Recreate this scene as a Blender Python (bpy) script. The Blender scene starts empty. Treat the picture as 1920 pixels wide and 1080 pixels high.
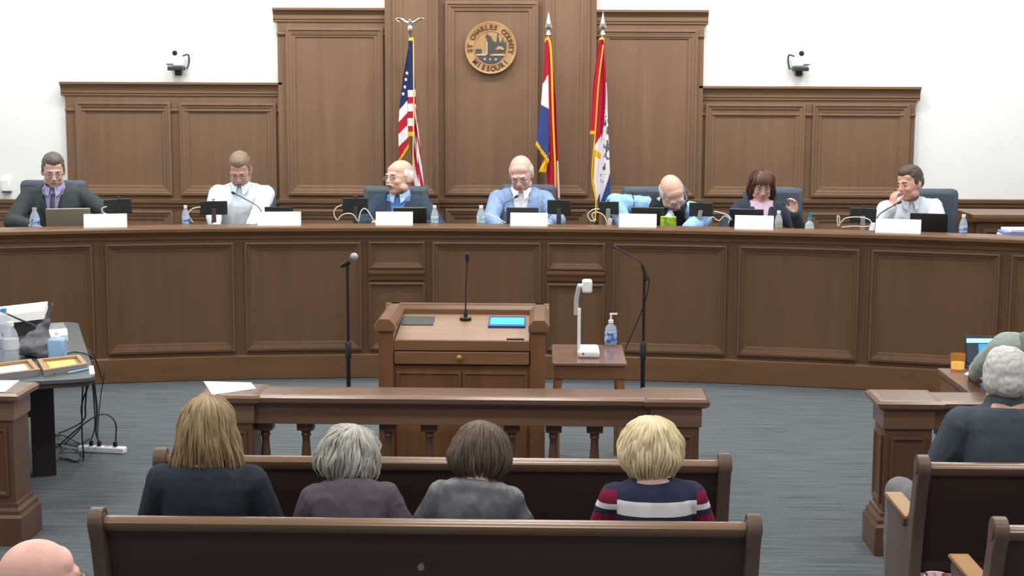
import bpy, bmesh, math, random
import numpy as np
from mathutils import Vector, Matrix, noise, Euler
random.seed(7)
PI = math.pi
S = bpy.context.scene
COL = S.collection
# ------------------------------------------------------------------ camera
FPX, PITCH, ROLL, YAW = 2900.0, math.radians(7.56), math.radians(0.238), math.radians(1.34)
CAM = Vector((0.518, 0.0, 2.405))
Fv = Vector((-math.sin(YAW)*math.cos(PITCH), math.cos(YAW)*math.cos(PITCH), -math.sin(PITCH)))
R0 = Vector((math.cos(YAW), math.sin(YAW), 0)); U0 = R0.cross(Fv)
Rv = R0*math.cos(ROLL) + U0*math.sin(ROLL); Uv = -R0*math.sin(ROLL) + U0*math.cos(ROLL)
cd = bpy.data.cameras.new('camera'); cam = bpy.data.objects.new('camera', cd); COL.objects.link(cam)
cd.sensor_width = 36; cd.lens = FPX*36/1920; cd.clip_start = 0.05; cd.clip_end = 100
M3 = Matrix((Rv, Uv, -Fv)).transposed(); cam.matrix_world = Matrix.Translation(CAM) @ M3.to_4x4()
S.camera = cam
S.view_settings.view_transform = 'Standard'; S.view_settings.look = 'None'
S.view_settings.exposure = 0.0; S.view_settings.gamma = 1; S.view_settings.use_curve_mapping = False
# ------------------------------------------------------------------ light
w = bpy.data.worlds.new('world'); S.world = w; w.use_nodes = True
w.node_tree.nodes['Background'].inputs[0].default_value = (0.9, 0.95, 1, 1)
w.node_tree.nodes['Background'].inputs[1].default_value = 0.25
def area(name, loc, sx, sy, watts, rot=(0, 0, 0), col=(1, 0.97, 0.93)):
    d = bpy.data.lights.new(name, 'AREA'); d.shape = 'RECTANGLE'; d.size = sx; d.size_y = sy
    d.energy = watts; d.color = col
    o = bpy.data.objects.new(name, d); COL.objects.link(o); o.location = loc; o.rotation_euler = rot
    return o
CEIL = 5.0
for ly in (2.2, 5.0, 7.8, 10.6):
    for lx in (-3.4, 0.3, 4.0):
        area('ceiling_light', (lx, ly, CEIL-0.03), 1.2, 0.6, 62)
for lx in (-5.0, -3.4, -1.8, 0.3, 2.2, 3.8, 5.4):
    area('ceiling_light', (lx, 12.8, CEIL-0.03), 1.0, 0.5, 88 if abs(lx-.3) < 4 else 34, (math.radians(16), 0, 0))
# ------------------------------------------------------------------ pixel -> place
def ray(px, py): return Fv*FPX + Rv*(px-960) - Uv*(py-540)
def PY(px, py, Y):
    d = ray(px, py); return CAM + d*((Y-CAM.y)/d.y)
def PZ(px, py, Z):
    d = ray(px, py); return CAM + d*((Z-CAM.z)/d.z)
# ------------------------------------------------------------------ materials
def lin(c):
    return tuple(((v/255)/12.92 if v/255 <= .04045 else ((v/255+.055)/1.055)**2.4) for v in c)+(1,)
def mat(name, col, rough=.6, metal=0, spec=.5, emit=None, es=0, trans=0, alpha=1, sheen=0, coat=0):
    m = bpy.data.materials.new(name); m.use_nodes = True; n = m.node_tree.nodes['Principled BSDF']
    n.inputs['Base Color'].default_value = lin(col); n.inputs['Roughness'].default_value = rough
    n.inputs['Metallic'].default_value = metal; n.inputs['Specular IOR Level'].default_value = spec
    if emit: n.inputs['Emission Color'].default_value = lin(emit); n.inputs['Emission Strength'].default_value = es
    if trans: n.inputs['Transmission Weight'].default_value = trans
    if sheen: n.inputs['Sheen Weight'].default_value = sheen
    if coat: n.inputs['Coat Weight'].default_value = coat; n.inputs['Coat Roughness'].default_value = .2
    n.inputs['Alpha'].default_value = alpha
    return m
def nodes(m): return m.node_tree.nodes, m.node_tree.links, m.node_tree.nodes['Principled BSDF']
def noisemat(name, c1, c2, scale=(10, 10, 10), rough=.6, bump=0, detail=4, lo=.35, hi=.65, spec=.4, sheen=0, coord='Object', dist=.001, nscale=1.0):
    m = mat(name, c1, rough, spec=spec, sheen=sheen); N, L, b = nodes(m)
    tc = N.new('ShaderNodeTexCoord'); mp = N.new('ShaderNodeMapping'); mp.inputs['Scale'].default_value = scale
    nz = N.new('ShaderNodeTexNoise'); nz.inputs['Detail'].default_value = detail; nz.inputs['Scale'].default_value = nscale
    cr = N.new('ShaderNodeValToRGB'); cr.color_ramp.elements[0].position = lo; cr.color_ramp.elements[1].position = hi
    cr.color_ramp.elements[0].color = lin(c1); cr.color_ramp.elements[1].color = lin(c2)
    L.new(tc.outputs[coord], mp.inputs[0]); L.new(mp.outputs[0], nz.inputs[0]); L.new(nz.outputs[0], cr.inputs[0])
    L.new(cr.outputs[0], b.inputs['Base Color'])
    if bump:
        bp = N.new('ShaderNodeBump'); bp.inputs['Strength'].default_value = bump; bp.inputs['Distance'].default_value = dist
        L.new(nz.outputs[0], bp.inputs['Height']); L.new(bp.outputs[0], b.inputs['Normal'])
    return m
def wood(name, c1, c2, grain='z', rough=.42, spec=.35):
    sc = {'z': (14, 14, .9), 'x': (.9, 14, 14), 'y': (14, .9, 14)}[grain]
    m = noisemat(name, c1, c2, sc, rough, .08, 6, .3, .7, spec)
    N, L, b = nodes(m)
    tc = [n for n in N if n.type == 'TEX_COORD'][0]; cr = [n for n in N if n.type == 'VALTORGB'][0]
    n2 = N.new('ShaderNodeTexNoise'); n2.inputs['Scale'].default_value = 1.3; n2.inputs['Detail'].default_value = 2
    mr = N.new('ShaderNodeMapRange'); mr.inputs[3].default_value = .86; mr.inputs[4].default_value = 1.14
    mx = N.new('ShaderNodeMix'); mx.data_type = 'RGBA'; mx.blend_type = 'MULTIPLY'; mx.inputs[0].default_value = 1
    L.new(tc.outputs['Object'], n2.inputs[0]); L.new(n2.outputs[0], mr.inputs[0])
    L.new(cr.outputs[0], mx.inputs[6]); L.new(mr.outputs[0], mx.inputs[7]); L.new(mx.outputs[2], b.inputs['Base Color'])
    return m
WOOD = wood('wall_wood', (114, 88, 68), (124, 97, 76))
WOODX = wood('wall_wood_across', (115, 89, 67), (127, 100, 77), 'x')
DW = wood('dais_wood', (99, 72, 52), (108, 80, 58))
DWX = wood('dais_wood_across', (104, 75, 52), (116, 85, 60), 'x', .35)
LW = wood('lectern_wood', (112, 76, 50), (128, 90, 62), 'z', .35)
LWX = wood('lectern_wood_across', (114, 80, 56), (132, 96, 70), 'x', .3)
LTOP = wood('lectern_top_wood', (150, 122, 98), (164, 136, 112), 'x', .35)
RW = wood('rail_wood', (86, 62, 48), (102, 75, 59), 'z', .35)
RWX = wood('rail_wood_across', (104, 78, 63), (122, 94, 78), 'x', .26, .5)
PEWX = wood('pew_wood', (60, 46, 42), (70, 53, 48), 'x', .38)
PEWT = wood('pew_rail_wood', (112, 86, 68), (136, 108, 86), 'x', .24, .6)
PEWE = wood('pew_end_wood', (90, 73, 63), (108, 89, 78), 'z', .34)
PLASTER = noisemat('white_plaster', (234, 237, 238), (237, 240, 241), (30, 30, 30), .9, .0)
BLACK = mat('black_plastic', (22, 26, 28), .45); DGREY = mat('dark_grey_plastic', (52, 55, 58), .5)
SILVER = mat('silver_metal', (150, 148, 142), .35, .7); CHROME = mat('chrome', (215, 215, 210), .18, 1)
WHITE = mat('white_plastic', (235, 237, 240), .4); PAPER = mat('white_paper', (248, 248, 248), .9)
BRASS = mat('brass', (200, 165, 90), .3, .9)
SLATE = noisemat('slate_upholstery', (66, 77, 90), (78, 90, 103), (60, 60, 60), .75, .1)
def clear(name, col, alpha=.35, rough=.08): return mat(name, col, rough, alpha=alpha, spec=.8)
PET = clear('clear_bottle_plastic', (205, 218, 228), .42); GLASS = clear('spectacle_lens', (190, 195, 205), .1)
WHITECAP = mat('white_cap', (238, 238, 238), .5); BLUELABEL = noisemat('blue_label', (50, 100, 190), (190, 215, 240), (25, 25, 40), .5, lo=.42, hi=.58)
TEALLABEL = noisemat('teal_label', (110, 175, 190), (215, 228, 232), (25, 25, 40), .5, lo=.42, hi=.58)
# carpet
CARPET = noisemat('carpet', (80, 86, 91), (100, 107, 112), (2.2, 40, 1), .95, .25, 5, .33, .6, .1, dist=.004)
N, L, b = nodes(CARPET)
tc = [n for n in N if n.type == 'TEX_COORD'][0]; cr = [n for n in N if n.type == 'VALTORGB'][0]
mp = N.new('ShaderNodeMapping'); mp.inputs['Scale'].default_value = (5, 85, 1); nz = N.new('ShaderNodeTexNoise'); nz.inputs['Detail'].default_value = 3
mr = N.new('ShaderNodeMapRange'); mr.inputs[1].default_value = .35; mr.inputs[2].default_value = .5; mr.inputs[3].default_value = .74; mr.inputs[4].default_value = 1.03
mx = N.new('ShaderNodeMix'); mx.data_type = 'RGBA'; mx.blend_type = 'MULTIPLY'; mx.inputs[0].default_value = 1
L.new(tc.outputs['Object'], mp.inputs[0]); L.new(mp.outputs[0], nz.inputs[0]); L.new(nz.outputs[0], mr.inputs[0])
L.new(cr.outputs[0], mx.inputs[6]); L.new(mr.outputs[0], mx.inputs[7]); L.new(mx.outputs[2], b.inputs['Base Color'])
# ------------------------------------------------------------------ mesh builder
class MB:
    def __init__(s): s.v = []; s.f = []; s.m = []
    def add(s, vs, fs, mi=0):
        o = len(s.v); s.v += [tuple(v) for v in vs]; s.f += [tuple(i+o for i in f) for f in fs]; s.m += [mi]*len(fs); return s
    def box(s, x0, x1, y0, y1, z0, z1, mi=0, M=None):
        v = [Vector(p) for p in ((x0,y0,z0),(x1,y0,z0),(x1,y1,z0),(x0,y1,z0),(x0,y0,z1),(x1,y0,z1),(x1,y1,z1),(x0,y1,z1))]
        if M: v = [M @ p for p in v]
        return s.add(v, [(0,3,2,1),(4,5,6,7),(0,1,5,4),(1,2,6,5),(2,3,7,6),(3,0,4,7)], mi)
    def prism(s, poly, axis, a, b_, mi=0, M=None):
        # poly: 2-D outline; axis 'x': (y,z), 'y': (x,z), 'z': (x,y)
        def p(q, t): return Vector({'x': (t, q[0], q[1]), 'y': (q[0], t, q[1]), 'z': (q[0], q[1], t)}[axis])
        n = len(poly); v = [p(q, a) for q in poly]+[p(q, b_) for q in poly]
        if M: v = [M @ q for q in v]
        return s.add(v, [tuple(range(n))[::-1], tuple(range(n, 2*n))]+[(i, (i+1) % n, (i+1) % n+n, i+n) for i in range(n)], mi)
    def tube(s, pts, r, n=8, mi=0, flat=1.0):
        pts = [Vector(p) for p in pts]; rs = r if hasattr(r, '__len__') else [r]*len(pts)
        t0 = (pts[1]-pts[0]).normalized(); up = Vector((0, 0, 1)) if abs(t0.z) < .9 else Vector((0, 1, 0))
        a = t0.cross(up).normalized(); v = []; k = len(pts)
        for i, p in enumerate(pts):
            t = (pts[min(i+1, k-1)]-pts[max(i-1, 0)]).normalized()
            a = (a - t*a.dot(t)).normalized(); c = t.cross(a)
            v += [p + (a*math.cos(2*PI*j/n)+c*math.sin(2*PI*j/n)*flat)*rs[i] for j in range(n)]
        f = [(i*n+j, i*n+(j+1) % n, (i+1)*n+(j+1) % n, (i+1)*n+j) for i in range(k-1) for j in range(n)]
        f += [tuple(range(n))[::-1], tuple(range((k-1)*n, k*n))]
        return s.add(v, f, mi)
    def lathe(s, prof, c=(0, 0, 0), n=20, mi=0, M=None, sq=False):
        v = []
        for r, z in prof:
            for j in range(n):
                a = 2*PI*j/n; p = Vector((c[0]+r*math.cos(a), c[1]+r*math.sin(a), c[2]+z)); v.append(M @ p if M else p)
        k = len(prof); f = [(i*n+j, i*n+(j+1) % n, (i+1)*n+(j+1) % n, (i+1)*n+j) for i in range(k-1) for j in range(n)]
        f += [tuple(range(n))[::-1], tuple(range((k-1)*n, k*n))]
        return s.add(v, f, mi)
    def ell(s, c, r, M=None, nu=16, nv=10, mi=0, R=None):
        c = Vector(c); v = [Vector((0, 0, 1))]
        for i in range(1, nv):
            t = PI*i/nv
            v += [Vector((math.sin(t)*math.cos(2*PI*j/nu), math.sin(t)*math.sin(2*PI*j/nu), math.cos(t))) for j in range(nu)]
        v.append(Vector((0, 0, -1))); w_ = []
        for p in v:
            q = Vector((p.x*r[0], p.y*r[1], p.z*r[2]))
            if R: q = R @ q
            q = q + c
            w_.append(M @ q if M else q)
        f = [(0, 1+j, 1+(j+1) % nu) for j in range(nu)]
        f += [(1+(i-1)*nu+j, 1+i*nu+j, 1+i*nu+(j+1) % nu, 1+(i-1)*nu+(j+1) % nu) for i in range(1, nv-1) for j in range(nu)]
        e = len(v)-1; f += [(e, e-nu+(j+1) % nu, e-nu+j) for j in range(nu)]
        return s.add(w_, f, mi)
    def loft(s, rings, M=None, mi=0):
        n = len(rings[0]); v = [Vector(p) for r in rings for p in r]
        if M: v = [M @ p for p in v]
        k = len(rings); f = [(i*n+j, i*n+(j+1) % n, (i+1)*n+(j+1) % n, (i+1)*n+j) for i in range(k-1) for j in range(n)]
        f += [tuple(range(n))[::-1], tuple(range((k-1)*n, k*n))]
        return s.add(v, f, mi)
    def frame(s, T, u0, u1, v0, v1, prof, nu=1, mi=0, fill=True):
        # mitred picture-frame moulding; T(u,v,w) -> place, prof: (inset, height)
        rings = []
        for d, h in prof:
            a, b_, c, e = u0+d, u1-d, v0+d, v1-d; r = []
            for i in range(nu): r.append(T(a+(b_-a)*i/nu, c, h))
            r.append(T(b_, c, h))
            for i in range(nu): r.append(T(b_-(b_-a)*i/nu, e, h))
            r.append(T(a, e, h)); rings.append(r)
        n = len(rings[0]); o = len(s.v)
        for r in rings: s.v += [tuple(p) for p in r]
        for i in range(len(rings)-1):
            for j in range(n):
                s.f.append((o+i*n+j, o+i*n+(j+1) % n, o+(i+1)*n+(j+1) % n, o+(i+1)*n+j)); s.m.append(mi)
        if fill:
            q = o+(len(rings)-1)*n
            for i in range(nu): s.f.append((q+i, q+i+1, q+n-2-i, q+n-1-i)); s.m.append(mi)
        return s
    def build(s, name, mats, parent=None, smooth=True, bevel=0, world=False, ang=40):
        me = bpy.data.meshes.new(name)
        vs = s.v
        if world and parent is not None:
            inv = parent.matrix_basis.inverted(); vs = [tuple(inv @ Vector(p)) for p in vs]
        me.from_pydata(vs, [], s.f)
        bm = bmesh.new(); bm.from_mesh(me); bmesh.ops.recalc_face_normals(bm, faces=bm.faces); bm.to_mesh(me); bm.free()
        mats = mats if isinstance(mats, (list, tuple)) else [mats]
        for m in mats: me.materials.append(m)
        if len(mats) > 1: me.polygons.foreach_set('material_index', s.m)
        if smooth:
            me.polygons.foreach_set('use_smooth', [True]*len(me.polygons))
            try: me.set_sharp_from_angle(angle=math.radians(ang))
            except Exception: pass
        o = bpy.data.objects.new(name, me); COL.objects.link(o)
        if parent is not None: o.parent = parent
        if bevel:
            b_ = o.modifiers.new('bevel', 'BEVEL'); b_.width = bevel; b_.segments = 2; b_.limit_method = 'ANGLE'; b_.harden_normals = False
        return o
def tag(o, label=None, cat=None, group=None, kind=None):
    if label: o['label'] = label
    if cat: o['category'] = cat
    if group: o['group'] = group
    if kind: o['kind'] = kind
    return o
def thing(name, label, cat, loc=(0, 0, 0), rz=0, group=None):
    o = bpy.data.objects.new(name, None); COL.objects.link(o); o.empty_display_size = .1
    o.matrix_basis = Matrix.Translation(Vector(loc)) @ Matrix.Rotation(rz, 4, 'Z')
    return tag(o, label, cat, group)
def dup(root, loc, rz=0, label=None, sc=None):
    def cp(o, par):
        c = o.copy(); COL.objects.link(c)
        if par is not None: c.parent = par
        for ch in [x for x in o.children]: cp(ch, c)
        return c
    r = cp(root, None); r.matrix_basis = Matrix.Translation(Vector(loc)) @ Matrix.Rotation(rz, 4, 'Z')
    if sc: r.scale = sc
    if label: r['label'] = label
    return r
def struct(o): o['kind'] = 'structure'; return o
def tube_obj(name, pts, r, m, parent=None, world=False, n=8): return MB().tube(pts, r, n).build(name, m, parent, world=world)
def spline(pts, k=8):
    pts = [Vector(p) for p in pts]; P = [pts[0]*2-pts[1]]+pts+[pts[-1]*2-pts[-2]]; out = []
    for i in range(1, len(P)-2):
        for j in range(k):
            t = j/k; a, b_, c, d = P[i-1], P[i], P[i+1], P[i+2]
            out.append(.5*((2*b_)+(c-a)*t+(2*a-5*b_+4*c-d)*t*t+(3*b_-3*c+d-a)*t**3))
    out.append(pts[-1]); return out
# ------------------------------------------------------------------ room shell
YW = 14.5; XL, XR = -6.5, 7.5; YB0 = -1.5
struct(MB().box(XL, XR, YB0, YW+.1, -.1, 0).build('floor', CARPET, smooth=False))
struct(MB().box(XL, XR, YB0, YW+.1, CEIL, CEIL+.1).build('ceiling', mat('ceiling_white', (225, 225, 222), .9), smooth=False))
struct(MB().box(XL, XR, YW, YW+.1, 0, CEIL).build('wall_front', PLASTER, smooth=False))
struct(MB().box(XL-.1, XL, YB0, YW+.1, 0, CEIL).build('wall_left', PLASTER, smooth=False))
struct(MB().box(XR, XR+.1, YB0, YW+.1, 0, CEIL).build('wall_right', PLASTER, smooth=False))
struct(MB().box(XL, XR, YB0-.1, YB0, 0, CEIL).build('wall_back', PLASTER, smooth=False))
# ------------------------------------------------------------------ wall panelling
PLAT = .40
def WX(px, py=250): return PY(px, py, YW).x
def WZ(py, px=920): return PY(px, py, YW).z
PF = [(0, 0), (0, .03), (.022, .034), (.03, .022), (.05, .018), (.058, .006), (.085, .002), (.092, -.012), (.1, -.012)]
trimn = [0]
def wall_section(px0, px1, pyt, depth, panels, cornice=True, ref=None, frieze=28):
    trimn[0] += 1
    mid = ref or (px0+px1)/2
    x0, x1 = WX(px0), WX(px1); zt = PY(mid, pyt, YW-depth).z; yf = YW-depth
    root = bpy.data.objects.new('trim_%d' % trimn[0], None); COL.objects.link(root); root.location = (x0, YW, PLAT); struct(root)
    mb = MB().box(x0, x1, yf, YW-.002, PLAT, zt-.02); mb.build('board', WOOD, root, False, world=True)
    T = lambda u, v, w_: Vector((u, yf-w_, v))
    for (a, c, zt_, zb_) in panels:
        z1 = PY(mid, zt_, yf).z; z0 = PY(mid, zb_, yf).z if zb_ else PLAT+.12
        MB().frame(T, PY(a, 250, yf).x, PY(c, 250, yf).x, z0, z1, [(d, h*.7+.01) for d, h in PF]).build('panel', WOOD, root, False, world=True)
    if cornice:
        ov = .035
        prof = [(yf, zt-.13), (yf-.012, zt-.125), (yf-.012, zt-.11), (yf-.02, zt-.10), (yf-.02, zt-.06), (yf-.035, zt-.035), (yf-.06, zt-.02), (yf-.06, zt), (YW-.001, zt), (YW-.001, zt-.13)]
        MB().prism(prof, 'x', x0-ov, x1+ov).build('cornice', WOODX, root, False, world=True)
        zb = zt-.13-frieze*.0042
        MB().box(x0-.004, x1+.004, yf-.02, YW-.002, zb-.022, zb).build('moulding', WOODX, root, False, .005, world=True)
    # chair rail
    zr = PY(mid, 374, yf).z
    prof = [(yf, zr-.075), (yf-.02, zr-.07), (yf-.02, zr-.05), (yf-.04, zr-.03), (yf-.045, zr), (yf, zr+.004)]
    MB().prism(prof, 'x', x0, x1).build('chair_rail', WOODX, root, False, world=True)
    return root
BT = 366
wall_section(128, 527, 154, .06, [(144, 322, 191, BT), (338, 519, 192, BT), (144, 322, 394, None), (338, 519, 394, None)])
wall_section(1314, 1712, 162, .06, [(1322, 1508, 195, BT+3), (1522, 1704, 194, BT+3), (1322, 1508, 398, None), (1522, 1704, 398, None)])
wall_section(527, 727, 15, .12, [(539, 720, 52, BT), (539, 720, 392, None)], frieze=22)
wall_section(1115, 1314, 19, .12, [(1123, 1305, 55, BT+2), (1123, 1305, 394, None)], frieze=22)
wall_section(727, 826, -70, .2, [(738, 822, -60, BT), (738, 822, 390, None)], cornice=False)
wall_section(1016, 1115, -70, .2, [(1021, 1104, -60, BT), (1021, 1104, 392, None)], cornice=False)
wall_section(826, 1016, -70, .15, [(835, 1008, 3, BT), (835, 1008, 391, None)], cornice=False)
wall_section(-420, 128, 372, .03, [(-200, 30, 394, None), (44, 118, 394, None)], cornice=False, ref=40)
wall_section(1712, 2200, 383, .03, [(1722, 1800, 402, None), (1812, 2050, 402, None)], cornice=False, ref=1820)
# ------------------------------------------------------------------ dais
D0, RAD, XC = 12.5, 12.6, PY(914, 500, 12.5).x
ZL, ZD = 1.25, 1.17
def dY(X): return D0-RAD+math.sqrt(RAD*RAD-(X-XC)**2)
def DP(px, off=0, py=430):
    Y = D0+off
    for _ in range(12):
        X = PY(px, py, Y).x; Y = dY(X)+off
    return X, Y
def dU(px, py=550): return RAD*math.asin((DP(px, 0, py)[0]-XC)/RAD)
def DT(u, v, w_):
    a = u/RAD; r = RAD-w_
    return Vector((XC+r*math.sin(a), D0-RAD+r*math.cos(a), v))
UL, UR = -4.75, 5.15
def sweep(prof, u0=UL, u1=UR, n=72):
    # prof: closed outline of (w outwards, z)
    mb = MB(); rings = [[DT(u0+(u1-u0)*i/n, z, w_) for w_, z in prof] for i in range(n+1)]
    return mb.loft(rings)
platf = struct(sweep([(-.06, 0), (-.06, PLAT), (-3.0, PLAT), (-3.0, 0)], n=40).build('floor_platform', CARPET, None, False))
# clip the platform against the wall
for v in platf.data.vertices:
    if v.co.y > YW-.003: v.co.y = YW-.003
dais = thing('council_dais', 'long curved brown wooden council dais with raised panels across the room', 'dais', (XC, D0, 0))
sweep([(0, 0), (0, ZL-.06), (-.05, ZL-.06), (-.05, 0)]).build('front_board', DW, dais, False, world=True)
sweep([(-.22, ZL-.045), (.055, ZL-.045), (.07, ZL-.035), (.07, ZL-.012), (.06, ZL), (-.22, ZL)]).build('ledge', DWX, dais, True, world=True, ang=25)
sweep([(0, ZL-.10), (.012, ZL-.10), (.02, ZL-.075), (.045, ZL-.05), (.045, ZL-.046), (0, ZL-.046)]).build('moulding', DWX, dais, False, world=True)
sweep([(0, .005), (.022, .005), (.022, .19), (.014, .2), (0, .205)]).build('base_board', DWX, dais, False, world=True)
sweep([(-.2, ZD-.03), (-.85, ZD-.03), (-.85, ZD), (-.2, ZD)]).build('desk_top', DWX, dais, False, world=True)
sweep([(-.18, ZD-.03), (-.22, ZD-.03), (-.22, ZL-.04), (-.18, ZL-.04)]).build('riser', DWX, dais, False, world=True)
zT, zB = 1.125, .235
DF = [(d*.8, h) for d, h in [(0, 0), (0, .03), (.022, .034), (.03, .02), (.05, .016), (.058, .008), (.085, .004), (.092, .001), (.1, .001)]]
for a, c in ((-115, 176), (200, 440), (460, 678), (1149, 1362), (1384, 1610), (1632, 1873), (1893, 2130)):
    u0, u1 = dU(a), dU(c)
    MB().frame(DT, u0, u1, zB, zT, DF, 12).build('panel', DW, dais, False, world=True)
MB().frame(DT, dU(811), dU(1014), zB, zT, DF, 8).build('panel', DW, dais, False, world=True)
for a, c in ((692, 797), (1026, 1134)):
    u0, u1 = dU(a), dU(c)
    MB().frame(DT, u0, u1, .90, zT, [(d*.7, h) for d, h in DF], 4).build('panel', DW, dais, False, world=True)
    MB().frame(DT, u0, u1, zB, .79, [(d*.7, h) for d, h in DF], 4).build('panel', DW, dais, False, world=True)
    sweep([(0, .80), (.02, .81), (.03, .84), (.055, .868), (.055, .885), (0, .9)], u0, u1, 4).build('sill', DWX, dais, False, world=True)
for px in (188, 449, 685, 803, 1020, 1141, 1373, 1621, 1883):
    u = dU(px); w_ = .006
    sweep([(0, .2), (.006, .2), (.006, ZL-.1), (0, ZL-.1)], u-w_, u+w_, 1).build('joint_strip', DW, dais, False, world=True)
# ------------------------------------------------------------------ seal on the wall
SY = YW-.19
sc_ = PY(920, 90, SY); SR = abs(PY(969, 90, SY).x-PY(871, 90, SY).x)/2
OAK = wood('oak_seal', (158, 122, 82), (180, 146, 104), 'z', .5); SEALD = mat('dark_carved_stain', (66, 66, 64), .7); SEALL = mat('brown_letters', (88, 56, 36), .6)
seal = thing('wall_seal', 'round carved wooden county seal with lettering on the centre wall panel', 'seal', sc_)
RX90 = Matrix.Rotation(math.radians(90), 4, 'X')
MB().lathe([(SR*.97, -.035), (SR, -.02), (SR, .0), (SR*.97, .014), (SR*.9, .008), (SR*.62, .008)], M=RX90, n=56).build('disc', OAK, seal)
MB().lathe([(SR*.655, .006), (SR*.655, .013), (SR*.625, .013), (SR*.625, .006)], M=RX90, n=48).build('inner_ring', OAK, seal)
def letter_mesh(ch, size, depth):
    cu = bpy.data.curves.new('t', 'FONT'); cu.body = ch; cu.size = size; cu.extrude = depth; cu.align_x = 'CENTER'; cu.align_y = 'CENTER'; cu.offset = size*.03
    ob = bpy.data.objects.new('t', cu); COL.objects.link(ob); bpy.context.view_layer.update()
    me = bpy.data.meshes.new_from_object(ob.evaluated_get(bpy.context.evaluated_depsgraph_get()))
    v = [x.co.copy() for x in me.vertices]; f = [tuple(p.vertices) for p in me.polygons]
    bpy.data.objects.remove(ob); bpy.data.curves.remove(cu); bpy.data.meshes.remove(me); return v, f
def arc_text(txt, a0, a1, r, flip):
    for i, ch in enumerate(txt):
        if ch == ' ': continue
        a = math.radians(a0+(a1-a0)*i/(len(txt)-1)); v, f = letter_mesh(ch, SR*.25, .003)
        rot = Matrix.Rotation(a-PI/2 if not flip else a+PI/2, 4, 'Z')
        M = RX90 @ Matrix.Translation((r*math.cos(a), r*math.sin(a), .012)) @ rot
        MB().add([M @ p for p in v], f).build('letter', SEALL, seal, False)
arc_text('ST CHARLES COUNTY', 187, -10, SR*.78, False)
arc_text('MISSOURI', 222, 318, SR*.79, True)
# carved picture: dark shapes inside the ring (x, z in seal radii)
def carve(polys, name, m, h=.014):
    mb = MB()
    for p in polys: mb.prism([(x*SR, z*SR) for x, z in p], 'y', -h, -.004)
    return mb.build(name, m, seal, False)
ring = [(.6*math.cos(math.radians(a)), .6*math.sin(math.radians(a))) for a in range(212, 330, 8)]
carve([[(-.52, -.3)]+ring+[(.52, -.3)]], 'river_band', SEALD)
carve([[(-.14, -.29), (-.14, .36), (-.2, .42), (-.13, .55), (-.06, .46), (.02, .44), (.08, .28), (.2, .2), (.22, .24), (.27, .62), (.33, .24), (.4, .2), (.46, .42), (.5, .2), (.57, .25), (.6, .05), (.56, -.2), (-.02, -.2), (-.02, -.29)]], 'skyline', SEALD)
carve([[(-.58, -.2), (-.58, -.07), (-.56, -.04), (-.34, -.04), (-.34, -.2)]], 'wagon', SEALD)
carve([[(.2, -.08), (.22, 0), (.28, .06), (.36, .075), (.44, .04), (.5, -.02), (.52, -.08), (.36, -.05)]], 'wagon_cover', OAK, .018)
carve([[(-.52, -.285), (-.52, -.235), (-.18, -.235), (-.18, -.285)], [(.08, -.285), (.08, -.23), (.52, -.23), (.52, -.285)], [(-.16, -.25), (-.16, .22), (-.12, .22), (-.12, -.25)]], 'bars', mat('pale_bar', (190, 175, 150), .6), .017)
def star(cx, cz, r, a0=90): return [(cx+(r if k % 2 == 0 else r*.42)*math.cos(math.radians(a0+36*k)), cz+(r if k % 2 == 0 else r*.42)*math.sin(math.radians(a0+36*k))) for k in range(10)]
GST = mat('grey_star', (168, 168, 165), .6)
for q_ in (star(-.22, -.42, .07), star(-.02, -.43, .06), star(.2, -.43, .07)): carve([q_], 'star', GST, .017)
# ------------------------------------------------------------------ flags
FY = 14.0
def finial_pole(px, pyt, label, kind):
    b_ = PY(px, 250, FY); zt = PY(px, pyt, FY).z
    t = thing('flag', label, 'flag', (b_.x, FY, PLAT))
    MB().lathe([(.13, 0), (.13, .02), (.07, .04), (.03, .06), (.02, .1)], n=24).build('base', BRASS, t)
    MB().lathe([(.013, .05), (.013, zt-PLAT)], n=10).build('pole', wood('pole_wood', (140, 108, 70), (160, 126, 84)), t)
    h = zt-PLAT
    if kind == 'eagle':
        mb = MB().lathe([(.012, h-.02), (.017, h), (.017, h+.05), (.024, h+.06), (.028, h+.09), (.018, h+.115), (.012, h+.12)], n=14)
        mb.ell((0, 0, h+.145), (.022, .03, .028)).ell((0, -.03, h+.16), (.013, .022, .012))
        mb.build('eagle_base', CHROME, t)
        for sx in (-1, 1):
            pts = spline([(0, 0, h+.125), (sx*.045, 0, h+.15), (sx*.09, -.005, h+.175), (sx*.125, 0, h+.17), (sx*.098, 0, h+.148)], 5)
            MB().tube(pts, [.024]*6+[.022]*5+[.018]*5+[.012]*5, 8, flat=.6).build('wing', CHROME, t)
    else:
        MB().lathe([(.012, h-.02), (.012, h+.03), (.03, h+.05), (.012, h+.085), (.012, h+.09)], n=14).build('finial_collar', CHROME, t)
        MB().lathe([(.006, h+.085), (.034, h+.115), (.02, h+.16), (.004, h+.24), (.0005, h+.262)], n=12, M=Matrix.Scale(.45, 4, (0, 1, 0))).build('spearhead', CHROME, t)
    return t
RED = mat('flag_red', (176, 34, 52), .8, spec=.2); FW = mat('flag_white', (226, 222, 226), .8, spec=.2); NAVY = mat('flag_navy', (38, 48, 92), .8, spec=.2)
FBLUE = mat('flag_blue', (52, 72, 128), .8, spec=.2); GOLD = mat('gold_fringe', (226, 176, 30), .7, spec=.3); CRIM = mat('flag_crimson', (172, 30, 60), .8, spec=.2)
FINK = mat('flag_crest_grey', (92, 98, 118), .8, spec=.2)
FM = [RED, FW, NAVY, FBLUE, GOLD, CRIM, FINK]
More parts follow.
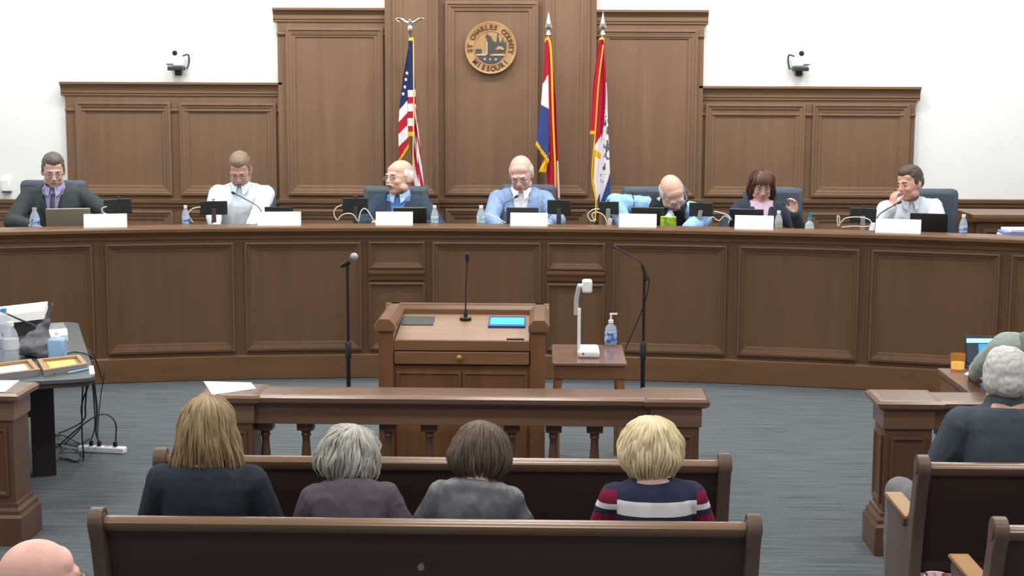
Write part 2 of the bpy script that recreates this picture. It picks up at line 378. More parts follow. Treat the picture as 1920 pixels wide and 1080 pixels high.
def cloth(name, t, edges, y0, y1, colfn, depth=.05, nrow=150, per=6, y_off=0.0, under=0):
    # edges: list of poly-lines [(py, px), ...] ; folds lie between neighbouring edges and alternate in depth
    mb = MB(); K = len(edges)-1; nc = K*per
    def ex(k, y):
        p = edges[k]
        if y <= p[0][0]: return p[0][1]
        for (ya, xa), (yb, xb) in zip(p, p[1:]):
            if y <= yb: return xa+(xb-xa)*(y-ya)/(yb-ya)
        return p[-1][1]
    V = []
    for i in range(nrow+1):
        py = y0+(y1-y0)*i/nrow; row = []
        amp = depth*min(1, .25+i/nrow)
        for j in range(nc+1):
            k = min(j//per, K-1); s_ = j/per-k; e = .5-.5*math.cos(PI*s_)
            px = ex(k, py)*(1-s_)+ex(k+1, py)*s_
            dz = (e if k % 2 == 0 else 1-e)*amp + .006*math.sin(9*i/nrow+j*.7)
            row.append(PY(px, py, FY-.03-dz-y_off))
        V.append(row)
    vv = [p for r in V for p in r]; ff = []; mm = []
    for i in range(nrow):
        py = y0+(y1-y0)*(i+.5)/nrow
        for j in range(nc):
            k = min(j//per, K-1); s_ = (j+.5)/per-k
            c = colfn(k, s_, py)
            if c is None: continue
            ff.append((i*(nc+1)+j, i*(nc+1)+j+1, (i+1)*(nc+1)+j+1, (i+1)*(nc+1)+j)); mm.append(c)
    mb.v = [tuple(p) for p in vv]; mb.f = ff; mb.m = mm
    # recalc normals would flip per island, the sheet is one island
    o = mb.build(name, FM, t, True, world=True, ang=180)
    sm = o.modifiers.new('thick', 'SOLIDIFY'); sm.thickness = .004; sm.offset = 0
    return o
# stars and stripes
us = finial_pole(770, 72, 'national flag with stars and stripes and eagle finial, left of the seal', 'eagle')
def us_left(k, s_, y):
    if k == 0:
        top = 182+ (1-s_)*0
        yy = y + s_*18   # stripes slope up to the right
        if yy < 206: return 2
        return 1 if int((yy-206)/23) % 2 == 0 else 0
    if y < 168: return 2
    return 1 if int((y-168)/13.5) % 2 == 0 else 0
def us_l(k, s_, y):
    if y > 306-s_*30: return None
    if y > 299-s_*30: return 4
    return us_left(0, s_, y)
def us_c(k, s_, y):
    if y > 257 - s_*0: return None
    if y > 247: return 4
    return us_left(1, s_, y)
def us_r(k, s_, y):
    yy = y-s_*30
    if y < 200: return None if False else 2 if y < 168 else (1 if int((y-168)/13.5) % 2 == 0 else 0)
    return 1 if int((y-200-s_*60+k*30+60)/36) % 2 == 0 else 0
cloth('flag_fly', us, [[(78, 768), (200, 772), (290, 775), (360, 772)], [(78, 772), (190, 776), (260, 782), (372, 786)], [(78, 774), (200, 780), (270, 787), (372, 797)]], 78, 372, us_r, .04, 240, 12, .0)
cloth('flag_hoist_fold', us, [[(76, 768), (140, 757), (190, 750), (240, 747), (310, 748)], [(76, 770), (140, 764), (220, 764), (310, 768)]], 76, 312, us_l, .05, 240, 14, .05)
cloth('flag_front_fold', us, [[(76, 766), (120, 765), (190, 764), (257, 763)], [(76, 773), (120, 775), (190, 776), (257, 777)]], 76, 258, us_c, .03, 100, 6, .09)
mb = MB()
for (sx, sy) in ((763, 137), (761, 149), (759, 163), (756, 176)):
    p = PY(sx, sy, FY-.145); MB().prism([(a*.017, b__*.02) for a, b__ in star(0, 0, 1)], 'y', -.003, .003, M=Matrix.Translation(p)).build('star', FW, us, False, world=True)
mb = MB(); p = PY(771, 76, FY)
mb.lathe([(.02, -.03), (.026, -.02), (.022, .02), (.014, .028)], c=(p.x, FY, p.z), n=12).build('gold_tie', GOLD, us, world=True)
MB().tube([PY(775, 80, FY-.14), PY(776, 180, FY-.16), PY(775, 260, FY-.15), PY(774, 330, FY-.13)], .005, 6).build('cord', mat('pale_cord', (226, 196, 130), .8), us, world=True)
# state flag: red, white, blue with gold fringe
st = finial_pole(1027, 76, 'red, white and blue flag with gold fringe hanging right of the seal', 'spear')
def st_l(k, s_, y):
    b_ = 262+s_*36
    if y > b_+10: return None
    if y > b_: return 4
    if y < 140+(1-s_)*18: return 0
    if y < 196+s_*8: return 1
    return 3
def st_r(k, s_, y):
    if k == 2 and y > 300 and s_ > .45: return 1
    return 5 if k != 1 or s_ < .25 else 0
cloth('flag_fly', st, [[(72, 1024), (200, 1028), (385, 1024)], [(72, 1026), (200, 1029), (385, 1034)], [(72, 1031), (200, 1038), (385, 1043)], [(72, 1032), (200, 1043), (385, 1050)]], 72, 385, st_r, .04, 90, 8, .0)
cloth('flag_hoist_fold', st, [[(76, 1023), (140, 1019), (200, 1014), (275, 1004)], [(76, 1025), (140, 1028), (200, 1029), (305, 1029)]], 76, 312, st_l, .05, 120, 8, .05)
cloth('fringed_corner', st, [[(285, 1027), (322, 1010)], [(285, 1030), (322, 1018)], [(285, 1030), (322, 1024)]], 285, 324, lambda k, s_, y: 4, .02, 12, 4, .04)
MB().tube(spline([PY(1026, 74, FY-.12), PY(1031, 80, FY-.14), PY(1034, 120, FY-.15), PY(1037, 220, FY-.16), PY(1041, 320, FY-.15), PY(1041, 374, FY-.14)]), .009, 6).build('gold_cord', GOLD, st, world=True)
MB().lathe([(.02, -.03), (.028, -.02), (.024, .01), (.014, .02)], c=(PY(1027, 75, FY).x, FY, PY(1027, 75, FY).z), n=12).build('gold_tie', GOLD, st, world=True)
# county flag: crimson, white with grey crest, blue
ct = finial_pole(1128, 76, 'crimson, white and blue crested flag with gold fringe, nearest the right wall panel', 'spear')
def ct_m(k, s_, y):
    # k 0: long left fold ; k 1,2 : front
    if k == 0:
        if y > 252: return None
        return 4 if y > 245 else 0
    X = (k-1)+s_
    if k == 1:
        b_ = 280+s_*8
        if y > b_: 
            return None if y > 394-s_*60+60 else (4 if (y < b_+12 or s_ < .12) else 1 if y < 380-s_*18 else 3)
        return 5 if y < 262+s_*-20+10 else 1
    if y < 290 and s_ < 1-(y-150)/120: return 5
    if y > 385-s_*62: return 3
    nz = noise.noise(Vector((s_*3.1, y*.11, 2.3)))
    if (215 < y < 300 and nz > .02 and s_ > .25) or (305 < y < 345 and nz > .12 and s_ < .6): return 6
    return 1
cloth('flag_cloth', ct, [[(72, 1124), (150, 1113), (252, 1106)], [(72, 1127), (160, 1122), (260, 1116), (340, 1112), (385, 1120)], [(72, 1130), (180, 1131), (280, 1127), (390, 1124)], [(72, 1132), (180, 1138), (260, 1141), (330, 1144), (390, 1144)]], 74, 396, ct_m, .05, 260, 14, .03)
MB().tube(spline([PY(1131, 84, FY-.16), PY(1122, 160, FY-.17), PY(1116, 250, FY-.17), PY(1110, 330, FY-.16), PY(1117, 375, FY-.16), PY(1116, 412, FY-.2)]), .006, 6).build('gold_cord', GOLD, ct, world=True)
MB().lathe([(.02, -.03), (.028, -.02), (.024, .01), (.014, .02)], c=(PY(1128, 75, FY).x, FY, PY(1128, 75, FY).z), n=12).build('gold_tie', GOLD, ct, world=True)
# ------------------------------------------------------------------ wall cameras
def wall_cam(px, py, label, mir):
    p = PY(px, py, YW-.12)
    t = thing('wall_camera', label, 'camera', (p.x, YW, p.z-.02), 0, 'white robotic cameras on the wall')
    MB().box(-.07, .07, -.17, -.03, -.015, .02).box(-.03, .03, -.05, 0, -.06, .0).build('shelf_bracket', mat('black_bracket', (40, 44, 46), .5), t, False, .006)
    MB().box(-.075, .065, -.18, -.04, .025, .10).build('base', WHITE, t, True, .012)
    MB().box(-.045*mir-.03, -.045*mir+.035, -.184, -.18, .04, .047).build('indicator_strip', BLACK, t, False)
    MB().box(-.045, .045, -.15, -.06, .10, .185).build('head', WHITE, t, True, .025)
    MB().lathe([(.022, 0), (.024, .012), (.018, .014)], c=(0, 0, 0), M=Matrix.Translation((0, -.145, .145)) @ RX90, n=20).build('lens', BLACK, t)
    MB().tube(spline([(mir*.05, -.06, .12), (mir*.095, -.03, .13), (mir*.1, -.03, .06), (mir*.085, -.05, -.0)], 5), .008, 6).build('cable', BLACK, t)
    return t
wall_cam(330, 125, 'white camera on a black bracket high on the wall left of the panelling', 1)
wall_cam(1501, 126, 'white camera on a black bracket high on the wall above the right panelling', -1)
p = PY(12, 347, YW-.02)
t = thing('wall_dispenser', 'small white dispenser mounted on the wall at the far left', 'dispenser', (p.x, YW, p.z-.07))
MB().box(-.04, .04, -.06, 0, .01, .13).build('housing', WHITE, t, True, .012)
MB().box(-.03, .045, -.07, 0, 0, .012).build('drip_tray', DGREY, t, False)
# ------------------------------------------------------------------ lectern
LY0, LY1 = 8.5, 9.14
xl, xr = PY(706, 640, LY0).x, PY(1026, 640, LY0).x; LWd = xr-xl; lxc = (xl+xr)/2
lec = thing('lectern', 'wide brown wooden lectern with sloped desk, drawer and blue screen in the middle', 'lectern', (lxc, LY0, 0))
h = LWd/2; LH = 1.1; dp = LY1-LY0
for sx in (-1, 1):
    a, c = sorted((sx*(h-.01), sx*(h-.095)))
    MB().box(a, c, .0, dp, 0, LH-.07).build('side_panel', LW, lec, False, .004)
    a, c = sorted((sx*(h+.012), sx*(h-.105)))
    prof = [(a, LH-.07), (a+.0, LH-.035), (a+.02, LH-.012), (a+.03, LH), (c-.03, LH), (c-.02, LH-.012), (c, LH-.035), (c, LH-.07)]
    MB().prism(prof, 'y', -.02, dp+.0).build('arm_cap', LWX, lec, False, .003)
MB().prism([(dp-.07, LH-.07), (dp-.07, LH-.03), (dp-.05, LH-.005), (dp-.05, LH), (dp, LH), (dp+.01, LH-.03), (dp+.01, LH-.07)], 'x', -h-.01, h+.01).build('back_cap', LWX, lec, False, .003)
MB().box(-h+.09, h-.09, dp-.04, dp-.001, 0, LH-.07).build('back_panel', LW, lec, False)
zf, zb_ = .975, 1.045
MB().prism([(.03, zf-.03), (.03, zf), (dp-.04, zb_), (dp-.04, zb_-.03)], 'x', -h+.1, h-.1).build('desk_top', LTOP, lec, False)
MB().box(-h+.096, h-.096, .0, .03, zf-.055, zf+.004).build('front_lip', LWX, lec, False, .004)
dr = MB().box(-h+.1, h-.1, -.012, .03, .845, zf-.06).build('drawer', LWX, lec, False, .004)
MB().lathe([(.006, 0), (.006, .015), (.017, .018), (.017, .026), (.01, .03)], M=Matrix.Translation((-.012, -.012, .885)) @ RX90, n=14).build('knob', BRASS, dr)
MB().box(-h+.095, h-.095, .02, .05, 0, .835).build('front_panel', LW, lec, False)
for u0 in (-h+.11, .005):
    MB().frame(lambda u, v, w_: Vector((u, .02-w_, v)), u0, u0+h-.115, .1, .8, [(0, 0), (0, .012), (.012, .014), (.02, .004), (.05, .001)]).build('panel', LW, lec, False)
def ltop(px, py):
    d = ray(px, py)   # meet the sloping desk plane
    n = Vector((0, -(zb_-zf), dp-.07)).normalized(); q = Vector((0, LY0+.03, zf)); return CAM+d*((q-CAM).dot(n)/d.dot(n))
tl = math.atan2(zb_-zf, dp-.07)
def on_lectern(name, pxa, pya, pxb, pyb, th, m, t):
    a, c = ltop(pxa, pya), ltop(pxb, pyb); M = Matrix.Translation(Vector(((a.x+c.x)/2, (a.y+c.y)/2, (a.z+c.z)/2))) @ Matrix.Rotation(tl, 4, 'X')
    hx, hy = abs(c.x-a.x)/2, abs(c.y-a.y)/2
    return MB().box(-hx, hx, -hy, hy, 0, th, M=M).build(name, m, t, False, world=True)
on_lectern('vent_plate', 752, 610, 816, 595, .005, DGREY, lec)
scr = on_lectern('screen_bezel', 915, 615, 986, 597, .012, mat('bezel_blue', (20, 60, 130), .3), lec)
e = on_lectern('screen', 919, 612, 983, 600, .0135, mat('lit_blue_screen', (0, 160, 235), .3, emit=(10, 172, 245), es=1.1), lec)
gm = ltop(873, 600)
g = thing('gooseneck_microphone', 'thin black gooseneck microphone standing upright on the lectern desk', 'microphone', (gm.x, gm.y, gm.z+.003))
MB().lathe([(.035, 0), (.035, .012), (.012, .018), (.009, .05), (.006, .06)], n=18).build('base', BLACK, g)
zt = PY(876, 490, gm.y).z-gm.z; dx = PY(876, 490, gm.y).x-gm.x
MB().tube([(0, 0, .05), (0, 0, .15), (dx, -.005, zt)], .0045, 8).build('neck', mat('dark_brown_neck', (50, 26, 30), .5), g)
MB().tube([(dx, -.005, zt-.01), (dx, -.005, zt), (dx, -.008, zt+.012), (dx, -.008, zt+.04), (dx, -.008, zt+.046)], [.006, .009, .012, .012, .006], 10).build('capsule', BLACK, g)
pp = ltop(966, 641); tag(MB().tube([Vector((-.05, 0, 0)), Vector((.05, 0, 0))], .005, 6).build('pen', BLACK), 'black pen lying along the front edge of the lectern desk', 'pen').location = (pp.x, LY0+.045, zf+.007)
# ------------------------------------------------------------------ side table with document camera
TZ = .72; a, c = PZ(1035, 680, TZ), PZ(1176, 680, TZ); bk = PZ(1100, 646, TZ)
tw = c.x-a.x; td = bk.y-a.y; tcx = (a.x+c.x)/2
st_ = thing('side_table', 'small brown wooden side table right of the lectern', 'table', (tcx, a.y, 0))
MB().box(-tw/2, tw/2, 0, td, TZ-.022, TZ).build('table_top', wood('side_table_top', (118, 88, 76), (138, 108, 96), 'x', .15, .6), st_, False, .006)
MB().box(-tw/2+.012, tw/2-.012, .012, td-.012, TZ-.1, TZ-.022).build('apron', LWX, st_, False)
for sx in (-1, 1):
    for yy in (.02, td-.065):
        x1 = sx*(tw/2-.015); x2 = sx*(tw/2-.07)
        lo, hi = sorted((x1, x2))
        MB().prism([(x2, TZ-.1), (x1, TZ-.1), (x1+sx*.005, TZ-.2), (x1+sx*.01, 0), (x1-sx*.035, 0), (x1-sx*.035, TZ-.2)], 'y', yy, yy+.045).build('leg', wood('pale_leg_wood', (128, 92, 62), (148, 110, 78)), st_, False, .003)
ty = a.y
dcx = PZ(1088, 655, TZ)
dc = thing('document_camera', 'white document camera with upright arm on the side table', 'document camera', (PZ(1104, 655, TZ).x, ty+.2, TZ))
sx_ = lambda px, py=600: PY(px, py, ty+.2).x-dc.location.x
sz_ = lambda py, px=1100: PY(px, py, ty+.2).z-TZ
MB().box(sx_(1084), sx_(1125), -.04, .22, 0, .045).build('base', WHITE, dc, True, .014)
MB().box(sx_(1083), sx_(1089), .02, .06, .02, sz_(580)).build('post', WHITE, dc, True, .004)
MB().tube([(sx_(1080), .035, sz_(592)), (sx_(1081), .035, sz_(560)), (sx_(1086), .035, sz_(538))], [.014, .015, .016], 8, flat=.7).build('arm', mat('light_grey_plastic', (178, 180, 184), .5), dc)
MB().tube([(sx_(1083), .035, sz_(538)), (sx_(1096), .035, sz_(537))], .015, 10).build('hinge', WHITE, dc)
MB().box(sx_(1091), sx_(1110), .0, .09, sz_(550), sz_(526)).build('camera_head', WHITE, dc, True, .012)
MB().lathe([(.006, 0), (.006, .004)], M=Matrix.Translation((sx_(1094), -.038, .027)) @ RX90, n=10).build('button', BLACK, dc)
def pump_bottle(label, loc, s_=1, body=PET, cap=WHITECAP, lab=None, h=.13, r=.034):
    t = thing('sanitizer_bottle', label, 'bottle', loc)
    MB().lathe([(r*.9, 0), (r, .006), (r, h*.68), (r*.85, h*.84), (r*.4, h*.95), (r*.36, h)], n=20).build('bottle_body', body, t)
    MB().lathe([(r*1.01, h*.15), (r*1.01, h*.6)], n=20).build('label', lab or TEALLABEL, t)
    mb = MB().lathe([(r*.42, h), (r*.42, h*1.12), (r*.16, h*1.14), (r*.16, h*1.34), (r*.26, h*1.35), (r*.26, h*1.4)], n=14)
    mb.box(-.007, r*1.05, -.006, .006, h*1.36, h*1.42); mb.build('pump', cap, t)
    t.scale = (s_, s_, s_); return t
q = PZ(1145, 648, TZ); pump_bottle('clear hand sanitizer pump bottle beside the document camera', (q.x, q.y, TZ), 1.15, lab=BLUELABEL)
# ------------------------------------------------------------------ microphone stands
def mic_stand(px, Y, label, clutch_py, top_py):
    b_ = PY(px, clutch_py, Y); t = thing('microphone_stand', label, 'microphone stand', (b_.x, Y, 0))
    MB().lathe([(.13, 0), (.13, .015), (.03, .03), (.016, .06)], n=28).build('base', BLACK, t)
    zc = b_.z; ztop = PY(px, top_py, Y).z
    MB().lathe([(.014, .05), (.014, zc)], n=12).build('lower_tube', BLACK, t)
    MB().lathe([(.015, zc-.05), (.02, zc-.045), (.02, zc+.05), (.012, zc+.06)], n=12).build('clutch', BLACK, t)
    MB().lathe([(.009, zc), (.009, ztop)], n=10).build('upper_tube', mat('dark_tube', (48, 36, 42), .4, .4), t)
    return t, zc, ztop
t, zc, zt = mic_stand(653, 9.5, 'black microphone stand with silver ball microphone left of the lectern', 658, 502)
f = lambda px, py: PY(px, py, 9.5)-Vector((t.location.x, 9.5, 0))
MB().tube([f(639, 499), f(651, 493), f(655, 489)], [.012, .017, .019], 12).build('microphone_body', BLACK, t)
MB().tube([f(651, 505), f(651, 496)], .012, 8).build('clip', BLACK, t)
MB().ell(f(664, 482), (.027, .027, .027)).build('grille', mat('silver_grille', (160, 165, 168), .45, .5), t)
t, zc, zt = mic_stand(1206, 9.5, 'black stand with thin gooseneck microphone right of the side table', 658, 515)
f = lambda px, py: PY(px, py, 9.5)-Vector((t.location.x, 9.5, 0))
MB().tube([f(1211, 526), f(1209, 510), f(1204, 496)], [.012, .015, .01], 10).build('adapter', BLACK, t)
MB().tube(spline([f(1205, 498), f(1198, 488), f(1178, 477), f(1155, 465)]), .005, 6).build('gooseneck', mat('brown_neck', (62, 42, 40), .5), t)
MB().tube([f(1157, 466), f(1150, 462)], [.007, .009], 8).build('capsule', BLACK, t)
MB().tube(spline([f(1212, 516), f(1217, 525), f(1211, 560), f(1196, 600), f(1172, 655)]), .004, 6).build('cable', BLACK, t)
# ------------------------------------------------------------------ balustrade rails
RY, RZ, RD = 7.75, .81, .30
def rail(label, xa, xb, posts, bal_px, loc_x):
    t = thing('balustrade', label, 'railing', (loc_x, RY, 0))
    x0, x1 = xa-loc_x, xb-loc_x
    pw = .31
    def post(px0, px1):
        xs0, xs1 = px0+.035, px1-.035
        o = MB().box(xs0, xs1, .03, RD-.03, .2, RZ-.05).build('post', RW, t, False, .003)
        MB().frame(lambda u, v, w_: Vector((u, .03-w_, v)), xs0+.03, xs1-.03, .26, RZ-.19, [(0, 0), (0, .012), (.012, .014), (.025, .002), (.03, .001)]).build('panel', RW, o, False)
        MB().frame(lambda u, v, w_: Vector((xs0-w_, RD-u, v)), .06, RD-.06, .26, RZ-.19, [(0, 0), (0, .012), (.012, .014), (.025, .002), (.03, .001)]).build('panel', RW, o, False)
        MB().box(xs0-.012, xs1+.012, .018, RD-.018, RZ-.15, RZ-.05).build('post_frieze', RWX, o, False, .005)
        rr = []
        for off, z in ((.04, 0), (.04, .15), (.028, .165), (.028, .185), (.012, .2), (.012, .22), (0, .225)):
            rr.append([(xs0-off, .03-off, z), (xs1+off, .03-off, z), (xs1+off, RD-.03+off, z), (xs0-off, RD-.03+off, z)])
        MB().loft(rr).build('plinth', RW, o, False)
        rr = []
        for off, z in ((.02, RZ-.05), (.045, RZ-.035), (.05, RZ-.012), (.035, RZ), (.012, RZ+.004)):
            rr.append([(xs0-off, .03-off, z), (xs1+off, .03-off, z), (xs1+off, RD-.03+off, z), (xs0-off, RD-.03+off, z)])
        MB().loft(rr).build('post_cap', RWX, o, False)
    for a_, b_ in posts: post(a_-loc_x, b_-loc_x)
    prof = [(.03, RZ-.05), (.005, RZ-.035), (.0, RZ-.012), (.03, RZ-.004), (.06, RZ-.002), (RD-.06, RZ-.002), (RD-.03, RZ-.004), (RD, RZ-.012), (RD-.005, RZ-.035), (RD-.03, RZ-.05)]
    MB().prism(prof, 'x', x0+.25, x1-.25).build('hand_rail', RWX, t, False)
    MB().box(x0+.2, x1-.2, .06, RD-.06, RZ-.16, RZ-.05).build('top_board', RWX, t, False, .004)
    MB().box(x0+.2, x1-.2, .05, RD-.05, 0, .14).build('bottom_board', RWX, t, False, .004)
    bal = None
    for bp in bal_px:
        bx = PY(bp, 810, RY+.15).x-loc_x
        prof_ = [(.028, .22), (.034, .24), (.026, .26), (.038, .31), (.036, .36), (.026, .46), (.02, .54), (.02, .565), (.027, .575), (.022, .585), (.035, .61)]
        if bal is None:
            mb = MB().lathe(prof_, n=18); mb.box(-.037, .037, -.037, .037, .135, .225); mb.box(-.042, .042, -.042, .042, .605, .655)
            bal = mb.build('baluster', RW, t, True, ang=30); o = bal
        else:
            o = bal.copy(); COL.objects.link(o); o.parent = t
        o.location = (bx, RD/2, 0)
    return t
cx0, cx1 = PY(365, 750, RY).x+.015, PY(1326, 750, RY).x
rail('brown wooden balustrade with turned balusters between the lectern and the pews', cx0, cx1, [(cx0, cx0+.31), (cx1-.31, cx1)], [498, 574, 651, 728, 805, 883, 960, 1038, 1115, 1190], (cx0+cx1)/2)
lx1 = PY(39, 752, RY).x-.022
rail('brown wooden rail end post at the left edge of the picture', lx1-1.6, lx1, [(lx1-.33, lx1)], [], lx1-.4)
rx0 = PY(1645, 757, RY).x+.015
rail('brown wooden balustrade in front of the man in the slate shirt', rx0, rx0+2.6, [(rx0, rx0+.31)], [1770, 1846, 1922], rx0+.6)
def sheet(name, label, cat, px4, z, m=PAPER, th=.003, group=None):
    P = [PZ(x, y, z) for x, y in px4]; c = sum(P, Vector())/len(P)
    o = MB().prism([(p.x-c.x, p.y-c.y) for p in P], 'z', .0005, th).build(name, m, None, False); o.location = (c.x, c.y, z)
    return tag(o, label, cat, group)
sheet('paper', 'white sheet of paper lying on the left end of the central balustrade', 'paper', [(398, 741), (480, 729), (471, 718), (382, 716)], RZ+.004)
sheet('paper', 'white sheet of paper lying on the rail post at the left edge', 'paper', [(-20, 737), (10, 735), (36, 714), (-10, 714)], RZ+.004)
# ------------------------------------------------------------------ pews
ZP = .89
def pew(label, x0, x1, Y, group=None):
    t = thing('pew', label, 'pew', ((x0+x1)/2, Y, 0), 0, 'dark wooden pews'); h = (x1-x0)/2
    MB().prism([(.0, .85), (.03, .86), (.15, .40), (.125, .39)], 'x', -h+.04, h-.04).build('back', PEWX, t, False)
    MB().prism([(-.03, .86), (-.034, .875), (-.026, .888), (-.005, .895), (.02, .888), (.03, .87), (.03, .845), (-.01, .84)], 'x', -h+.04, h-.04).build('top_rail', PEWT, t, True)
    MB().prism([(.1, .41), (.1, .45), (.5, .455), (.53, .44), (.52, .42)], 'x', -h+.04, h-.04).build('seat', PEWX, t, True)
    prof = [(.06, 0), (.03, .15), (.05, .4), (.02, .6), (-.03, .8)]
    prof += [(-.01+.05*math.cos(math.radians(a)), .875+.05*math.sin(math.radians(a))) for a in range(200, 10, -20)]
    prof += [(.045, .82), (.09, .66), (.13, .625), (.42, .625), (.47, .62), (.5, .6), (.5, .57), (.47, .545), (.45, .5), (.48, .4), (.5, .1), (.53, 0)]
    for sx in (-1, 1):
        a, c = sorted((sx*h, sx*(h-.05)))
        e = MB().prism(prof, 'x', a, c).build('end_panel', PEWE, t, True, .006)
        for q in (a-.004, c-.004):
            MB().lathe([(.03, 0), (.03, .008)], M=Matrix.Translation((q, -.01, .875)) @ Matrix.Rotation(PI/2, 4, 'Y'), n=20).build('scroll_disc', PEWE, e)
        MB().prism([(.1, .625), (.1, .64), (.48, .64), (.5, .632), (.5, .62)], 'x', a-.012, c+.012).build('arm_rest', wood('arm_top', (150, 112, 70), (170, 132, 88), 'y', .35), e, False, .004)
        MB().lathe([(.014, 0), (.012, .012)], M=Matrix.Translation((sx*h, .14, .6)) @ Matrix.Rotation(sx*PI/2, 4, 'Y'), n=12).build('dowel', PEWX, e)
    return t
PX0, PX1 = -1.08, 1.262
PYA, PYB = 6.14, 5.245
pew('dark wooden pew of the front row, just behind the central balustrade', PX0, PX1, PYA)
pb = pew('dark wooden pew with four women seated on it, nearest the camera', PX0, PX1, PYB)
MB().tube([(0, 0, 0), (0, -.03, 0)], [.009, .012], 10).build('peg', mat('grey_peg', (120, 112, 108), .5), pb).location = (PY(790, 1072, PYB).x-pb.location.x, .012, .722)
pew('dark wooden pew under the man in the slate shirt on the right', 2.01, 4.3, PYA)
pew('dark wooden pew at the bottom right corner of the picture', 2.06, 4.35, PYB)
pew('dark wooden pew with the bald man seated on it, at the bottom left', PX0-1.25, .05, 3.45)
# ------------------------------------------------------------------ people
SK = lambda n, c: noisemat('skin_'+n, c, tuple(min(255, v+8) for v in c), (25, 25, 25), .5, .05, spec=.35)
SKIN = SK('tan', (206, 166, 148)); SKINP = SK('pink', (206, 168, 156)); SKINR = SK('ruddy', (194, 148, 132))
LIP = mat('lips', (164, 108, 102), .5); EYEW = mat('eye_white', (168, 158, 152), .3); IRIS = mat('iris', (48, 38, 34), .3)
def hairmat(name, c1, c2, rough=.5):
    m = mat(name, c1, rough, spec=.35); N, L, b = nodes(m)
    g = N.new('ShaderNodeNewGeometry'); cr = N.new('ShaderNodeValToRGB')
    cr.color_ramp.elements[0].color = lin(c1); cr.color_ramp.elements[1].color = lin(c2)
    L.new(g.outputs['Random Per Island'], cr.inputs[0]); L.new(cr.outputs[0], b.inputs['Base Color']); return m
def remesh(mb, vox, smooth=4, disp=None):
    me = bpy.data.meshes.new('tmp'); me.from_pydata([tuple(v) for v in mb.v], [], mb.f)
    bm = bmesh.new(); bm.from_mesh(me); bmesh.ops.recalc_face_normals(bm, faces=bm.faces); bm.to_mesh(me); bm.free()
    ob = bpy.data.objects.new('tmp', me); COL.objects.link(ob)
    r = ob.modifiers.new('r', 'REMESH'); r.mode = 'VOXEL'; r.voxel_size = vox
    if smooth: s_ = ob.modifiers.new('s', 'SMOOTH'); s_.factor = .5; s_.iterations = smooth
    dg = bpy.context.evaluated_depsgraph_get(); out = bpy.data.meshes.new_from_object(ob.evaluated_get(dg))
    bpy.data.objects.remove(ob); bpy.data.meshes.remove(me)
    if disp:
        out.update(); ns = [v.normal.copy() for v in out.vertices]
        for v, n_ in zip(out.vertices, ns): v.co += n_*disp(v.co)
    return out
def mobj(name, me, mats, parent, smooth=True):
    me.name = name; me.materials.clear()
    for m in (mats if isinstance(mats, list) else [mats]): me.materials.append(m)
    if smooth: me.polygons.foreach_set('use_smooth', [True]*len(me.polygons))
    o = bpy.data.objects.new(name, me); COL.objects.link(o); o.parent = parent; return o
def cut(me, pred):
    bm = bmesh.new(); bm.from_mesh(me); bm.verts.ensure_lookup_table()
    bmesh.ops.delete(bm, geom=[v for v in bm.verts if pred(v.co)], context='VERTS'); bm.to_mesh(me); bm.free(); return me
def wrinkle(amp=.004, f=9, seed=0, st=(1, 1, .55)):
    def d(p):
        q = Vector((p.x*st[0], p.y*st[1], p.z*st[2]))*f+Vector((seed*7.1, seed*3.3, 0))
        n_ = noise.noise(q)+.5*noise.noise(q*2.3)
        return amp*(1-2.2*abs(n_))
    return d
TOR = [(-.1, .15, .115, .0), (-.03, .175, .13, .0), (.06, .168, .125, .005), (.14, .16, .115, .005), (.25, .168, .12, .01), (.34, .178, .12, .005), (.40, .175, .108, -.005), (.445, .15, .088, -.012), (.475, .105, .07, -.015), (.50, .065, .058, -.012)]
def torso(mb, M, inf=0, wd=1, dp=1, z0=-1, z1=9, belly=0):
    rings = []
    for z, a, b_, yc in TOR:
        if z < z0 or z > z1: continue
        r = []; bl = belly*max(0, 1-abs(z-.05)/.2)
        for j in range(24):
            t = 2*PI*j/24; c, s_ = math.cos(t), math.sin(t); e = .8
            r.append(Vector(((a*wd+inf)*math.copysign(abs(c)**e, c), yc+(b_*dp+inf+(bl if s_ > 0 else 0))*math.copysign(abs(s_)**e, s_), z+(inf*.6 if z > .4 else 0))))
        rings.append(r)
    mb.loft(rings, M)
def capsule(mb, pts, rs, n=12):
    # rounded tapered limb
    pts = [Vector(p) for p in pts]; mb.tube(pts, rs, n)
    for p, r in zip(pts, rs): mb.ell(p, (r, r, r), nu=10, nv=8)
def ik(sh, wr, l1, l2, pole):
    d = wr-sh; L_ = min(d.length, (l1+l2)*.999); dn = d.normalized(); wr = sh+dn*L_
    a = (l1*l1-l2*l2+L_*L_)/(2*L_); h_ = math.sqrt(max(0, l1*l1-a*a)); p = pole-dn*pole.dot(dn)
    p = p.normalized() if p.length > 1e-4 else Vector((0, 0, -1))
    return sh+dn*a+p*h_, wr
